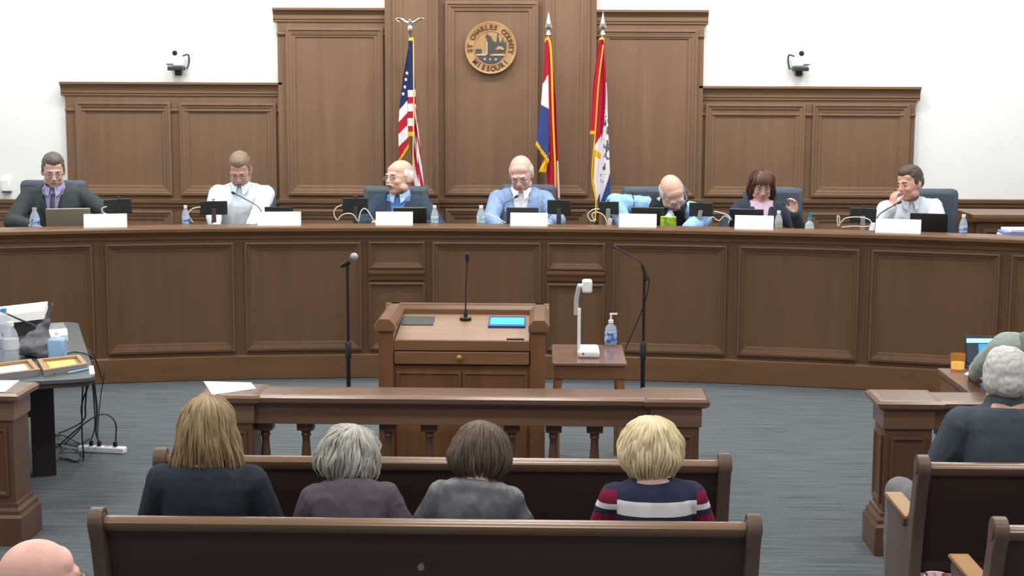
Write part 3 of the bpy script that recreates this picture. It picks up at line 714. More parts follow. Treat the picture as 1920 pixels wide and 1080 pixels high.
def hand(mb, wr, d, nrm, side, curl=.5, s_=1):
    # wr wrist, d pointing direction, nrm = direction the palm faces, side = direction of the thumb
    d = d.normalized(); nrm = (nrm-d*nrm.dot(d)).normalized(); sd = d.cross(nrm).normalized()
    if sd.dot(side) < 0: sd = -sd
    R = Matrix((sd, d, -nrm)).transposed()
    mb.ell(wr+d*.05*s_, (.040*s_, .052*s_, .015*s_), R=R, nu=14, nv=8)
    mb.tube([wr-d*.02, wr+d*.03*s_], [.024*s_, .026*s_], 10)
    for k, (off, ln) in enumerate(((.030, .072), (.010, .082), (-.010, .076), (-.029, .060))):
        p = wr+d*.088*s_+sd*off*s_-d*abs(off)*.25*s_; pts = [p-d*.025*s_, p]; ang = curl*.35+.06*k*curl; dd = d.copy(); q = p.copy()
        for seg in (.45, .32, .23):
            c_, s2 = math.cos(ang), math.sin(ang); v = d*c_+nrm*s2; q = q+v*ln*seg*s_; pts.append(q.copy()); ang += curl*.9
        capsule(mb, pts, [.0098*s_, .0098*s_, .009*s_, .0085*s_, .0075*s_], 8)
    p = wr+d*.025*s_+sd*.026*s_; v = (d*.7+sd*.75+nrm*.35).normalized(); q = p+v*.045*s_; v2 = (d*.95+sd*.25+nrm*.45*max(.4, curl)).normalized()
    capsule(mb, [p, q, q+v2*.032*s_, q+v2*.055*s_], [.015*s_, .0125*s_, .0105*s_, .008*s_], 8)
def head_prims(mb, H, fat=1.0):
    E = lambda c, r, R=None: mb.ell(c, r, M=H, nu=20, nv=14, R=R)
    E((0, -.018, .035), (.076, .096, .084)); E((0, .02, -.01), (.069, .076, .085)); E((0, .028, -.05), (.058*fat, .062, .062))
    E((0, .055, -.092), (.030*fat, .03, .022)); E((0, .082, .022), (.046, .014, .012)); E((0, .05, .048), (.057, .032, .042))
    for s_ in (-1, 1):
        E((s_*.036, .064, -.03), (.024*fat, .026, .024)); E((s_*.05*fat, .015, -.07), (.02, .04, .026))
        E((s_*.076, -.012, -.008), (.010, .02, .033), Matrix.Rotation(s_*.25, 3, 'Z')); E((s_*.075, -.008, -.03), (.008, .012, .012))
        E((s_*.011, .1, -.034), (.009, .011, .009))
    mb.tube([H @ Vector(p) for p in ((0, .088, .018), (0, .1, -.005), (0, .112, -.03), (0, .1, -.04))], [.008, .010, .0135, .009], 10)
    E((0, .086, -.056), (.024, .016, .016))
def face_parts(root, H, skin, brow=None, stache=None, beard=None, glasses=None, lids=True, lips=LIP):
    for s_ in (-1, 1):
        e = MB().ell((s_*.031, .0785, .0), (.0145, .0125, .010), M=H).build('eye', EYEW, root)
        MB().ell((s_*.031, .0895, -.002), (.0065, .003, .0065), M=H, nu=10, nv=6).build('iris', IRIS, e)
        if lids: MB().ell((s_*.031, .0785, .0045), (.0168, .0142, .0095), M=H).build('eyelid', skin, e)
        if brow: MB().tube([H @ Vector((s_*a, b_, c)) for a, b_, c in ((.013, .097, .02), (.03, .095, .026), (.048, .083, .02))], [.0035, .0045, .002], 6).build('eyebrow', brow, root)
    MB().ell((0, .1, -.0565), (.0215, .006, .0035), M=H).ell((0, .0995, -.0635), (.018, .006, .0045), M=H).build('lips', lips, root)
    if stache:
        MB().tube([H @ Vector(p) for p in ((-.033, .088, -.058), (-.015, .106, -.046), (0, .111, -.0455), (.015, .106, -.046), (.033, .088, -.058))], [.004, .0085, .008, .0085, .004], 8, flat=.8).build('moustache', stache, root)
    if beard:
        mb = MB().ell((0, .06, -.09), (.038, .034, .027), M=H); 
        for s_ in (-1, 1): mb.tube([H @ Vector((s_*a, b_, c)) for a, b_, c in ((.072, .0, -.03), (.066, .02, -.065), (.045, .05, -.088), (.02, .075, -.095))], [.006, .014, .018, .02], 8)
        mobj('beard', remesh(mb, .005, 2, lambda p: .0012*noise.noise(p*160)), beard, root)
    if glasses:
        g = MB()
        for s_ in (-1, 1):
            pts = [H @ Vector((s_*.032+.024*math.cos(a)*(1 if abs(math.cos(a)) < .9 else .98), .102-.006*abs(math.cos(a)), -.002+.017*math.sin(a))) for a in [2*PI*i/16 for i in range(17)]]
            g.tube(pts, .0016, 6)
            g.tube([H @ Vector(p) for p in ((s_*.056, .098, .004), (s_*.074, .08, .006), (s_*.081, .0, .004), (s_*.08, -.02, -.006))], .0017, 6)
        g.tube([H @ Vector(p) for p in ((-.009, .103, .004), (0, .106, .007), (.009, .103, .004))], .0016, 6)
        gl = g.build('glasses', glasses, root)
        for s_ in (-1, 1):
            MB().ell((s_*.032, .101, -.002), (.023, .0012, .016), M=H, nu=16, nv=6).build('lens', GLASS, gl)
def short_hair(root, H, m, balding=False, top=1.0, fringe=False, vol=0, rough=.0022):
    mb = MB(); E = lambda c, r: mb.ell(c, tuple(q+vol for q in r), M=H, nu=24, nv=16)
    if not balding: E((0, -.022, .048), (.0795, .094, .083*top)); E((0, .02, .082), (.058, .062, .048*top))
    for s_ in (-1, 1): E((s_*.05, -.03, .01), (.0325, .058, .052)); E((s_*.066, -.005, .02), (.014, .03, .04))
    E((0, -.06, .005), (.062, .06, .055))
    if fringe:
        for x in (-.045, -.02, .01, .035): mb.tube([H @ Vector(p) for p in ((x, .03, .12), (x*1.05, .075, .1), (x*1.1, .095, .062))], [.02, .018, .006], 8)
    return mobj('hair', remesh(mb, .005, 3, lambda p: rough*noise.noise(Vector((p.x*110, p.y*110, p.z*40)))+rough*1.2*noise.noise(p*45)), m, root)
def person(label, headpos, face, s=1.0, lean=8, side=0, hd=(0, 0, 0), skin=SKIN, hL=None, hR=None, eL=(-1, -.3, -1), eR=(1, -.3, -1), curl=(.5, .5), palmL=(0, 0, -1), palmR=(0, 0, -1),
           wd=1, dp=1, top=None, coat=None, trousers=None, shoes=None, belly=0, seat_z=None, neckf=.02, open_v=None, fat=1.0, legs=True, sleeve='coat', twist=0, hdirL=None, hdirR=None, collar=True, neck=.615, hs=1.0, knees=.11, vox=.0065, seed=1, arm_r=1.0, fold=.004, knee_h=0, lap=False):
    """headpos: world centre of the head; local frame x right, y forward, z up."""
    th = math.radians(face)
    Tm = Matrix.Translation((0, 0, .10)) @ Matrix.Rotation(math.radians(side), 4, 'Y') @ Matrix.Rotation(-math.radians(lean), 4, 'X')
    Sh = Tm @ Matrix.Rotation(math.radians(twist), 4, 'Z')
    hc = Sh @ Vector((0, neckf, neck))
    root = bpy.data.objects.new('person', None); COL.objects.link(root)
    Rz = Matrix.Rotation(th, 4, 'Z'); off = Rz @ (hc*s); base = Vector(headpos)-off
    if seat_z is not None:
        # keep the head where it is; lengthen or shorten through the scale
        k = (headpos[2]-seat_z)/hc.z; s = k; off = Rz @ (hc*s); base = Vector(headpos)-off
    root.matrix_basis = Matrix.Translation(base) @ Rz @ Matrix.Scale(s, 4)
    root.rotation_mode = 'XYZ'; inv = root.matrix_basis.inverted(); tag(root, label, 'person')
    print('PERSON', label[:40], 'seat', round(base.z, 3), 's', round(s, 3), 'Y', round(base.y, 2))
    hy, hp, hr = [math.radians(a) for a in hd]
    H = Matrix.Translation(hc) @ Matrix.Rotation(hy, 4, 'Z') @ Matrix.Rotation(hr, 4, 'Y') @ Matrix.Rotation(-hp, 4, 'X') @ Matrix.Scale(hs, 4)
    P = {}
    body = MB(); torso(body, Sh, 0, wd, dp, belly=belly)
    nb = Sh @ Vector((0, -.012, .46)); nt = H @ Vector((0, -.02, -.05))
    capsule(body, [nb, nb.lerp(nt, .5), nt], [.066, .056, .054])
    head_prims(body, H, fat)
    cl = MB(); sl = MB()
    for sd, tgt, el, cu, pn, hdr in ((-1, hL, eL, curl[0], palmL, hdirL), (1, hR, eR, curl[1], palmR, hdirR)):
        sh = Sh @ Vector((sd*.178*wd, -.005, .405))
        tg = inv @ Vector(tgt) if tgt is not None else Vector((sd*.13, .28, .13))
        elb, wr = ik(sh, tg, .285, .255, Vector(el))
        capsule(body, [sh, sh.lerp(elb, .5), elb], [.052, .045, .037]); capsule(body, [elb, elb.lerp(wr, .35), wr], [.036, .036, .024])
        fd = (wr-elb).normalized() if hdr is None else Vector(hdr)
        hand(body, wr, fd, Vector(pn), Vector((-sd, .3, .3)), cu)
        r_ = .014*arm_r
        capsule(sl, [Sh @ Vector((sd*.045, -.015, .462)), Sh @ Vector((sd*.11, -.01, .432)), sh], [.046, .052, .054+r_*.8])
        capsule(body, [Sh @ Vector((sd*.03, -.015, .465)), sh], [.04, .05])
        capsule(sl, [sh+Vector((-sd*.03, 0, .0)), sh, sh.lerp(elb, .5), elb], [.055+r_, .056+r_, .05+r_, .043+r_]); capsule(sl, [elb, elb.lerp(wr, .4), wr.lerp(elb, .06)], [.042+r_, .038+r_, .028+r_])
        P['sh%d' % sd] = sh; P['el%d' % sd] = elb; P['wr%d' % sd] = wr
    lg = MB()
    if legs:
        for sd in (-1, 1):
            hip = Vector((sd*.085, .02, .0)); kn = Vector((sd*knees, .43, .04+knee_h)); an = Vector((sd*knees, .44, -.36)); 
            capsule(body, [hip, hip.lerp(kn, .5), kn], [.075, .066, .052]); capsule(body, [kn, kn.lerp(an, .35), an], [.05, .05, .036])
            capsule(body, [an, an+Vector((0, .06, -.04)), an+Vector((0, .15, -.05))], [.036, .034, .026])
            capsule(lg, [hip, hip.lerp(kn, .5), kn], [.094, .082, .066]); capsule(lg, [kn, kn.lerp(an, .35), an+Vector((0, 0, .0))], [.064, .062, .054])
            sh_ = MB(); capsule(sh_, [an+Vector((0, -.02, -.045)), an+Vector((0, .07, -.05)), an+Vector((0, .16, -.055))], [.043, .041, .034])
            MB_ = sh_.build('shoe', BLACK if shoes is None else shoes, root)
    mobj('body', remesh(body, vox, 5), skin, root)
    if legs:
        tor2 = MB(); tor2.v = list(lg.v); tor2.f = list(lg.f); tor2.m = list(lg.m); torso(tor2, Sh, .008, wd, dp, z1=.08, belly=belly)
        mobj('trousers', remesh(tor2, .012, 4, wrinkle(.004, 8, seed)), trousers or mat('dark_trousers', (40, 42, 50), .9), root)
    if top:      # shirt
        sb = MB(); torso(sb, Sh, .009, wd, dp, belly=belly, z1=.48)
        nk = Sh @ Vector((0, -.01, .50))
        if sleeve == 'top': sb.add(sl.v, sl.f)
        mobj('shirt', remesh(sb, .008, 4, wrinkle(fold if sleeve == 'top' else .001, 9, seed)), top, root)
    if coat:
        sb = MB(); torso(sb, Sh, .022, wd, dp, belly=belly, z1=.48)
        if sleeve == 'coat': sb.add(sl.v, sl.f)
        me = remesh(sb, .008, 5, wrinkle(fold, 8, seed+3))
        if open_v:
            vi = Sh.inverted(); w0, zb = open_v
            cut(me, lambda p: (lambda q: q.y > .02 and abs(q.x) < w0*max(0, (q.z-zb))/(.48-zb) and q.z > zb)(vi @ p))
        o = mobj('jacket', me, coat, root)
        if open_v: m_ = o.modifiers.new('thick', 'SOLIDIFY'); m_.thickness = .006; m_.offset = -1
    P.update(root=root, H=H, T=Sh, hc=hc, inv=inv); return P
def collar_of(P, m, spread=.035, name='collar', low=.41, r=.013):
    T = P['T']; mb = MB(); n = 22; rows = []
    for k in range(n+1):
        t = math.radians(-158+316*k/n); f = abs(t)/math.radians(158); s_, c = math.sin(t), -math.cos(t)
        rows.append([T @ Vector((R_*s_, R_*1.05*c+.012+.02*f, z-.045*f*f)) for R_, z in ((.086, .478), (.080, .515), (.072, .538), (.068, .536), (.072, .50))])
    for q in rows: mb.v += [tuple(v) for v in q]
    for k in range(n):
        for j_ in range(4): mb.f.append((k*5+j_, (k+1)*5+j_, (k+1)*5+j_+1, k*5+j_+1)); mb.m.append(0)
    for sd in (-1, 1):
        a, b_, c_, d_ = [T @ Vector(p) for p in ((sd*.018, .094, .494), (sd*.062, .068, .485), (sd*.058, .104, low+.035), (sd*.03, .122, low+.015))]
        o = T.to_3x3() @ Vector((0, .010, .004)); v = [a, b_, c_, d_]; mb.add([x-o for x in v]+[x+o for x in v], [(0, 1, 2, 3), (7, 6, 5, 4), (0, 4, 5, 1), (1, 5, 6, 2), (2, 6, 7, 3), (3, 7, 4, 0)])
    o = mb.build(name, m, P['root']); s_ = o.modifiers.new('thick', 'SOLIDIFY'); s_.thickness = .005; return o
def lapels(P, m, w0=.085, zb=.12, yy=.15):
    T = P['T']; mb = MB()
    for sd in (-1, 1):
        pts = [(sd*.072, .035, .475), (sd*.085, .09, .42), (sd*.075, .135, .34), (sd*.045, .15, .24), (sd*.012, .152, zb)]
        pts = spline([T @ Vector(p) for p in pts], 5); n_ = len(pts)
        mb.tube(pts, [.012+.022*math.sin(PI*min(1, i/n_*1.15)) for i in range(n_)], 8, flat=.28)
    return mb.build('lapel', m, P['root'])
def fabric(name, c, k=6, sheen=.0, rough=.85): return noisemat(name, c, tuple(min(255, v+k) for v in c), (45, 45, 45), rough, .12, spec=.25, sheen=sheen)
def HP(px, py, off):   # head place: behind the dais
    X, Y = DP(px, off, py); return PY(px, py, Y)
def DK(px, off, z=ZD):
    X, Y = DP(px, off, 418); return Vector((X, Y, z))
# chairs behind the dais
def chair(label, px, pyt, off=1.28, rz=0, w_=.58):
    X, Y = DP(px, off, 380); zt = PY(px, pyt, Y).z
    t = thing('office_chair', label, 'chair', (X, Y, PLAT), rz, 'slate blue high-back office chairs'); hh = w_/2; H_ = zt-PLAT
    MB().box(-hh, hh, -.02, .08, .52, H_, ).build('backrest', SLATE, t, True, .045)
    MB().box(-hh+.02, hh-.02, -.52, .02, .36, .45).build('seat', SLATE, t, True, .03)
    MB().box(-.04, .04, -.0, .09, .34, .6).build('back_bracket', BLACK, t, False, .01)
    MB().lathe([(.03, .08), (.03, .36)], c=(0, -.22, 0), n=12).build('gas_lift', BLACK, t)
    mb = MB()
    for k in range(5):
        a = 2*PI*k/5; mb.tube([(0, -.22, .1), (.28*math.cos(a), -.22+.28*math.sin(a), .065)], [.03, .018], 8)
    mb.build('star_base', BLACK, t)
    for k in range(5):
        a = 2*PI*k/5; MB().ell((.28*math.cos(a), -.22+.28*math.sin(a), .03), (.03, .03, .03), nu=10, nv=6).build('castor', BLACK, t)
    return t
chair('slate office chair behind the man in the dark suit at the far left', 100, 338, 1.25)
chair('slate office chair behind the man in the white shirt with grey beard', 455, 350, 1.25)
chair('slate blue office chair behind the bald man with a moustache', 742, 349, 1.25)
chair('slate blue office chair behind the man in the light blue blazer', 990, 346, 1.25, w_=.5)
chair('slate office chair behind the man bending over in a black vest', 1228, 350, 1.25)
chair('slate blue office chair behind the woman in the dark blazer', 1450, 352, 1.25, w_=.52)
chair('slate blue office chair behind the man resting chin on hand', 1740, 354, 1.25, w_=.52)
SPZ = PLAT+.455
# 1 man, far left
GREYH = hairmat('grey_brown_hair', (88, 80, 76), (98, 90, 86)); 
P = person('man in dark suit and purple tie at the far left of the dais', HP(100, 320, .93), 180+6, 1.06, 8, hd=(14, 16, 0), hs=1.1, skin=SKINP,
    hR=DK(56, .62, ZD+.06), hL=DK(190, .55, ZD+.06), eL=(-1, 0, -.5), eR=(1, 0, -.6), wd=1.13, top=fabric('lavender_shirt', (150, 150, 190)), coat=fabric('charcoal_suit', (56, 64, 66)), open_v=(.085, .16), seed=1, arm_r=1.4)
# (facing the camera: person's right hand is at image left)
short_hair(P['root'], P['H'], GREYH); face_parts(P['root'], P['H'], SKINP, GREYH, glasses=mat('thin_frame', (90, 70, 70), .4))
collar_of(P, fabric('lavender_collar', (160, 160, 200))); lapels(P, fabric('dark_lapel', (46, 53, 56)))
MB().tube([P['T'] @ Vector(p) for p in ((0, .085, .44), (0, .112, .42), (0, .135, .38), (0, .15, .26))], [.018, .015, .017, .026], 8, flat=.35).build('tie', mat('purple_tie', (70, 56, 84), .5), P['root'])
# 2 man in white shirt
WSH = fabric('white_shirt', (214, 226, 238)); 
GB = hairmat('grey_beard', (140, 128, 122), (160, 148, 140)); SH2 = hairmat('sandy_grey_hair', (122, 104, 90), (142, 122, 106))
P = person('man in white shirt with glasses and short grey beard looking down, second from left', HP(450, 318, .93), 182, 1.06, 10, hd=(0, 30, 0), hs=1.1, skin=SKINR,
    hR=DK(402, .5, ZD+.03), hL=DK(470, .42, ZD+.03), eL=(-1, -.2, -.5), eR=(1, -.2, -.5), wd=1.1, belly=.03, top=WSH, sleeve='top', seed=2, arm_r=1.3, fold=.006)
short_hair(P['root'], P['H'], SH2, top=1.05); face_parts(P['root'], P['H'], SKINR, SH2, beard=GB, stache=GB, glasses=mat('dark_frame', (45, 38, 38), .4)); collar_of(P, WSH)
# 3 bald man with moustache
WH = hairmat('white_hair', (205, 198, 192), (222, 216, 210)); CHN = fabric('navy_jacket', (48, 62, 78)); 
P = person('bald man with glasses and white moustache in navy jacket turned towards the left', HP(749, 333, .9), 180-8, 1.1, 5, hd=(-32, -2, 4), hs=1.16, skin=SKIN,
    hR=DK(700, .55, ZD+.05), hL=DK(790, .5, ZD+.04), eL=(-1, 0, -.9), eR=(1, 0, -.9), wd=1.0, belly=.03, top=fabric('blue_shirt', (86, 132, 205)), coat=CHN, open_v=(.1, .05), seed=3, arm_r=1.1, fat=1.15)
short_hair(P['root'], P['H'], WH, balding=True); face_parts(P['root'], P['H'], SKIN, WH, stache=WH, glasses=mat('gold_frame', (150, 120, 90), .3, .6), lids=False); collar_of(P, fabric('pale_blue_collar', (170, 196, 226))); lapels(P, CHN)
# 4 man in light blue blazer
BLZ = fabric('light_blue_blazer', (122, 146, 184), 18); 
P = person('balding man in light blue blazer and white shirt with lanyard looking down', HP(977, 326, .93), 180, 1.1, 8, hd=(-10, 24, 3), hs=1.16, skin=SKINP,
    hR=DK(935, .45, ZD+.03), hL=DK(1028, .5, ZD+.05), eL=(-1, 0, -.8), eR=(1, 0, -.8), wd=1.03, top=fabric('white_dress_shirt', (232, 234, 240)), coat=BLZ, open_v=(.075, .08), seed=4, arm_r=1.3)
short_hair(P['root'], P['H'], WH, balding=True); face_parts(P['root'], P['H'], SKINP, WH, glasses=mat('brown_frame', (110, 80, 76), .4)); collar_of(P, fabric('white_collar', (236, 236, 240)), .02); lapels(P, BLZ)
MB().tube(spline([P['T'] @ Vector(p) for p in ((-.07, .02, .49), (-.075, .09, .42), (-.06, .15, .3), (-.02, .17, .12), (0, .175, .08), (.02, .17, .12), (.06, .15, .3), (.075, .09, .42), (.07, .02, .49))], 5), .0045, 6).build('lanyard', mat('black_lanyard', (30, 34, 50), .6), P['root'])
# 5 man bending
BLS = fabric('sky_blue_shirt', (140, 182, 230), 14); VST = fabric('black_vest', (34, 36, 38))
P = person('bald man in black vest over light blue shirt bending his head down over the desk', HP(1261, 362, .72), 180+4, 1.08, 34, -6, hd=(6, 46, 16), hs=1.16, skin=SKIN,
    hR=DK(1178, .52, ZD+.02), hL=DK(1290, .4, ZD+.03), eL=(-1, .0, .3), eR=(1, -.2, .9), wd=1.1, top=BLS, coat=VST, sleeve='top', seed=5, arm_r=2.0, fold=.007, fat=1.1, neckf=.05, open_v=(.05, .2))
short_hair(P['root'], P['H'], WH, balding=True); face_parts(P['root'], P['H'], SKIN, WH, glasses=mat('pale_frame', (180, 170, 165), .4)); collar_of(P, VST)
# 6 woman
BRH = hairmat('brown_hair', (74, 48, 42), (104, 72, 62)); NB = fabric('navy_blazer', (44, 54, 70)); 
P6 = P = person('woman with brown shoulder length hair and bangs in a dark blazer, raising one hand', HP(1428, 347, .93), 180, 1.0, 6, hd=(0, 20, 0), hs=1.1, skin=SKINP,
    hR=DK(1392, .6, ZD+.05), hL=HP(1490, 400, .75), eL=(-1, 0, -1.6), eR=(1, 0, -.9), wd=.98, top=fabric('pink_blouse', (214, 188, 214)), coat=NB, open_v=(.1, .0), seed=6, curl=(.75, .5), palmL=(.6, .8, 0), hdirL=(.15, .1, 1), arm_r=1.2)
face_parts(P['root'], P['H'], SKINP, BRH, glasses=mat('dark_red_frame', (80, 40, 50), .4)); lapels(P, NB)
MB().tube(spline([P['T'] @ Vector(p) for p in ((-.07, .02, .49), (-.065, .09, .42), (-.05, .15, .3), (-.02, .165, .1), (0, .17, .05), (.02, .165, .1), (.05, .15, .3), (.065, .09, .42), (.07, .02, .49))], 5), .004, 6).build('lanyard', mat('navy_lanyard', (40, 44, 80), .6), P['root'])
def strands(mb, H, prof, n, open_ang=0, tip=.02, r0=.0045, seed=0, wave=.006, steps=14, zc=.0, curl_in=.03, part=0):
    """hair locks hanging over a head: prof rows (z, half width, back, front) in the frame H, from the crown down"""
    rnd = random.Random(seed); zs = [p[0] for p in prof]
    def at(z):
        for a, b_ in zip(prof, prof[1:]):
            if z >= b_[0]:
                t = (a[0]-z)/(a[0]-b_[0]); return [a[i]*(1-t)+b_[i]*t for i in (1, 2, 3)]
        return list(prof[-1][1:4])
    top, bot = prof[0][0], prof[-1][0]
    for i in range(n):
        a = rnd.uniform(0, 2*PI); front = math.cos(a-PI/2)     # a=pi/2 is the face
        if front > math.cos(open_ang): end = .062+rnd.uniform(-.01, .004)
        else: end = bot+rnd.uniform(-.005, tip)
        jit = rnd.uniform(-.005, .002); ph = rnd.uniform(0, 6.28); fq = rnd.uniform(1.5, 3); aw = wave*rnd.uniform(.4, 1.6)
        pts = []; 
        for k in range(steps+1):
            t = k/steps; z = top+.002-(top-end)*(t**1.5 if t < 1 else 1)
            wx, bk, fr = at(z); e = min(1, t*4)**.5 if t < .25 else 1
            n1 = noise.noise(Vector((a*2.2, t*2.6, seed*5.1))); n2 = noise.noise(Vector((a*4.5, t*3.2, seed*3.7+9)))
            ta = a+wave*22*n1*t+(rnd.random()-.5)*.02; c, s_ = math.cos(ta), math.sin(ta); rr = jit+aw*math.sin(fq*t*PI+ph)+wave*1.6*n2*min(1, t*3)
            if t > .8 and end < .0: rr -= curl_in*((t-.8)/.2)**1.5*rnd.uniform(.6, 1)
            x = part*(1-min(1, t*3))+(wx+rr)*c; y = ((fr if s_ > 0 else bk)+rr)*s_
            pts.append(H @ Vector((x, y, z)))
        R_ = r0*rnd.uniform(.7, 1.3)
        mb.tube(pts, [R_*min(1, .5+t_*2) * (1 if t_ < .7 else max(.15, 1-(t_-.7)/.3*.85)) for t_ in [k/steps for k in range(steps+1)]], 5)
def under(H, prof, inset=.006, zmin=None, open_front=True):
    mb = MB(); rings = []
    for z, wx, bk, fr in prof:
        if z < prof[-1][0]+.035 and z < -.03: continue
        rings.append([H @ Vector(((max(wx-inset, .004))*math.cos(a), (max((fr if math.sin(a) > 0 else bk)-inset, .004))*math.sin(a), z-.003)) for a in [2*PI*j/28 for j in range(28)]])
    mb.loft(rings); return mb
# woman at the dais: bangs and side hair
Hc = P6['H']; mb = MB(); prof6 = [(.118, .02, .03, .02), (.105, .05, .07, .05), (.08, .074, .095, .075), (.04, .088, .11, .088), (-.02, .098, .115, .05), (-.08, .104, .11, .03), (-.14, .112, .1, .01)]
rnd = random.Random(3)
strands(mb, Hc, prof6, 240, open_ang=math.radians(38), r0=.006, seed=6, wave=.008)
for i in range(40):
    x = rnd.uniform(-.055, .055); mb.tube([Hc @ Vector(p) for p in ((x*.4, .02, .119), (x*.8, .07, .1), (x, .098, .07), (x*1.05, .104, .035+rnd.uniform(0, .012)))], [.006, .007, .006, .003], 5)
mb.build('hair', BRH, P6['root'])
mobj('hair_volume', cut(remesh(under(Hc, prof6, .008), .008, 2), lambda p: (lambda q: q.y > .03 and q.z < .05)(Hc.inverted() @ p)), BRH, P6['root'])
# 7 man, chin on hand
DBH = hairmat('dark_brown_hair', (70, 58, 50), (92, 78, 68)); WS7 = fabric('pale_shirt', (200, 208, 222))
hp7 = HP(1706, 345, .93)
P = person('man in pale shirt with his hand at his mouth, right end of dais', hp7, 180-6, 1.06, 12, 4, hd=(-48, 6, 6), hs=1.1, skin=SKINR,
    hR=HP(1672, 388, .72), hL=DK(1745, .5, ZD+.04), eL=(-1, 0, -.8), eR=(.7, .2, -1.4), wd=1.02, top=WS7, sleeve='top', seed=7, curl=(.5, 1.0), palmR=(-.8, -.6, .1), hdirR=(-.15, -.1, 1), arm_r=1.3, fold=.006)
short_hair(P['root'], P['H'], DBH, top=1.08); face_parts(P['root'], P['H'], SKINR, DBH, lids=False); collar_of(P, WS7)
# ---- seen from behind
def woman(label, px, py, Y, prof, hairm, top, topm2=None, lean=8, side=0, twist=0, hd=(0, 10, 0), n=420, wd=.95, coatm=None, seed=11, face=0, wave=.006, r0=.0045, curl_in=.03, arm_r=1.0, tilt=0, tip=.02, dp=1, fold=.003, hz=0):
    hp = PY(px, py, Y)
    P = person(label, hp, face, 1.0, lean, side, hd=hd, skin=SKINP, wd=wd, dp=dp, top=top, coat=coatm, sleeve='coat' if coatm else 'top', seat_z=.47, twist=twist, seed=seed, arm_r=arm_r, fold=fold)
    face_parts(P['root'], P['H'], SKINP, hairm)
    G = Matrix.Translation(P['hc']) @ Matrix.Rotation(math.radians(hd[0]), 4, 'Z') @ Matrix.Rotation(math.radians(tilt), 4, 'Y') @ Matrix.Rotation(-math.radians(hd[1])*.5, 4, 'X')
    k = 1/P['root'].matrix_basis.to_scale().x
    G = G @ Matrix.Scale(k, 4)
    mb = MB(); strands(mb, G, prof, n, open_ang=math.radians(52), r0=r0, seed=seed, wave=wave, curl_in=curl_in, tip=tip)
    h_ = mb.build('hair', hairm, P['root'])
    me = remesh(under(G, prof, .010), .010, 2); gi = G.inverted()
    cut(me, lambda p: (lambda q: q.y > .02 and q.z < .055)(gi @ p)); mobj('hair_volume', me, hairm, P['root'])
    return P
BL1 = hairmat('dark_blonde_hair', (142, 120, 88), (160, 137, 103)); GR2 = hairmat('silver_hair', (158, 155, 147), (188, 185, 177)); BR3 = hairmat('greying_brown_hair', (86, 72, 62), (102, 87, 76)); BL4 = hairmat('light_blonde_hair', (212, 192, 152), (232, 216, 182))
YS = PYB+.33
woman('woman with long straight dark blonde hair in a charcoal top, seen from behind', 390, 806, YS,
    [(.125, .015, .02, .02), (.115, .045, .06, .045), (.095, .068, .09, .07), (.06, .084, .105, .085), (.01, .096, .112, .06), (-.05, .112, .11, .03), (-.10, .130, .105, .02), (-.15, .148, .1, .01)], BL1, fabric('charcoal_top', (38, 44, 54)), lean=3, wd=.99, n=520, hd=(-3, 6, 0), arm_r=1.4, wave=.008, r0=.006, tip=.035, curl_in=.012)
woman('woman with tousled silver grey hair in a mauve jacket, leaning towards the right', 655, 850, YS+.10,
    [(.105, .015, .02, .02), (.097, .045, .06, .045), (.08, .068, .085, .07), (.05, .09, .1, .085), (.01, .104, .108, .06), (-.04, .112, .108, .03), (-.08, .11, .104, .02), (-.105, .09, .095, .01)], GR2, fabric('mauve_shirt', (86, 76, 88)), coatm=fabric('mauve_jacket', (84, 76, 86)), lean=16, side=-3, hd=(-14, 18, 6), seed=12, n=520, wave=.011, r0=.006, wd=.9, tilt=12, arm_r=1.2, fold=.007)
woman('woman with brown bobbed hair in a grey leather jacket, seen from behind', 901, 850, YS+.09,
    [(.12, .015, .02, .02), (.11, .045, .06, .045), (.09, .072, .09, .07), (.05, .098, .108, .085), (.0, .113, .112, .06), (-.05, .115, .108, .03), (-.08, .108, .1, .02), (-.095, .09, .088, .01)], BR3, fabric('grey_top', (84, 86, 92)), coatm=noisemat('grey_leather', (78, 80, 86), (92, 94, 100), (30, 30, 30), .42, .12, spec=.5), lean=14, side=5, hd=(8, 18, 0), seed=13, n=520, wave=.005, r0=.0055, wd=.88, arm_r=1.0, fold=.007, tilt=3)
# striped top
STR = mat('striped_knit', (44, 48, 72), .85, spec=.2); N, L, b = nodes(STR)
tc = N.new('ShaderNodeTexCoord'); sx = N.new('ShaderNodeSeparateXYZ'); L.new(tc.outputs['Object'], sx.inputs[0])
cr = N.new('ShaderNodeValToRGB'); cr.color_ramp.interpolation = 'CONSTANT'; mr = N.new('ShaderNodeMapRange'); mr.inputs[1].default_value = 0; mr.inputs[2].default_value = .6
L.new(sx.outputs[2], mr.inputs[0]); L.new(mr.outputs[0], cr.inputs[0])
NV, WT, RD_ = lin((44, 48, 72)), lin((222, 222, 226)), lin((120, 30, 62))
el = cr.color_ramp.elements; el[0].position = 0; el[0].color = NV
def stripes(cr, rows):
    el = cr.color_ramp.elements
    for z, c in rows:
        e_ = el.new(z/.6); e_.color = c
stripes(cr, [(.26, WT), (.32, NV), (.448, WT), (.512, NV)])
cr2 = N.new('ShaderNodeValToRGB'); cr2.color_ramp.interpolation = 'CONSTANT'; L.new(mr.outputs[0], cr2.inputs[0]); cr2.color_ramp.elements[0].color = RD_
stripes(cr2, [(.34, WT), (.37, NV), (.40, RD_), (.44, NV), (.465, WT), (.492, RD_), (.55, NV)])
ab = N.new('ShaderNodeMath'); ab.operation = 'ABSOLUTE'; L.new(sx.outputs[0], ab.inputs[0]); gt = N.new('ShaderNodeMath'); gt.operation = 'GREATER_THAN'; gt.inputs[1].default_value = .172; L.new(ab.outputs[0], gt.inputs[0])
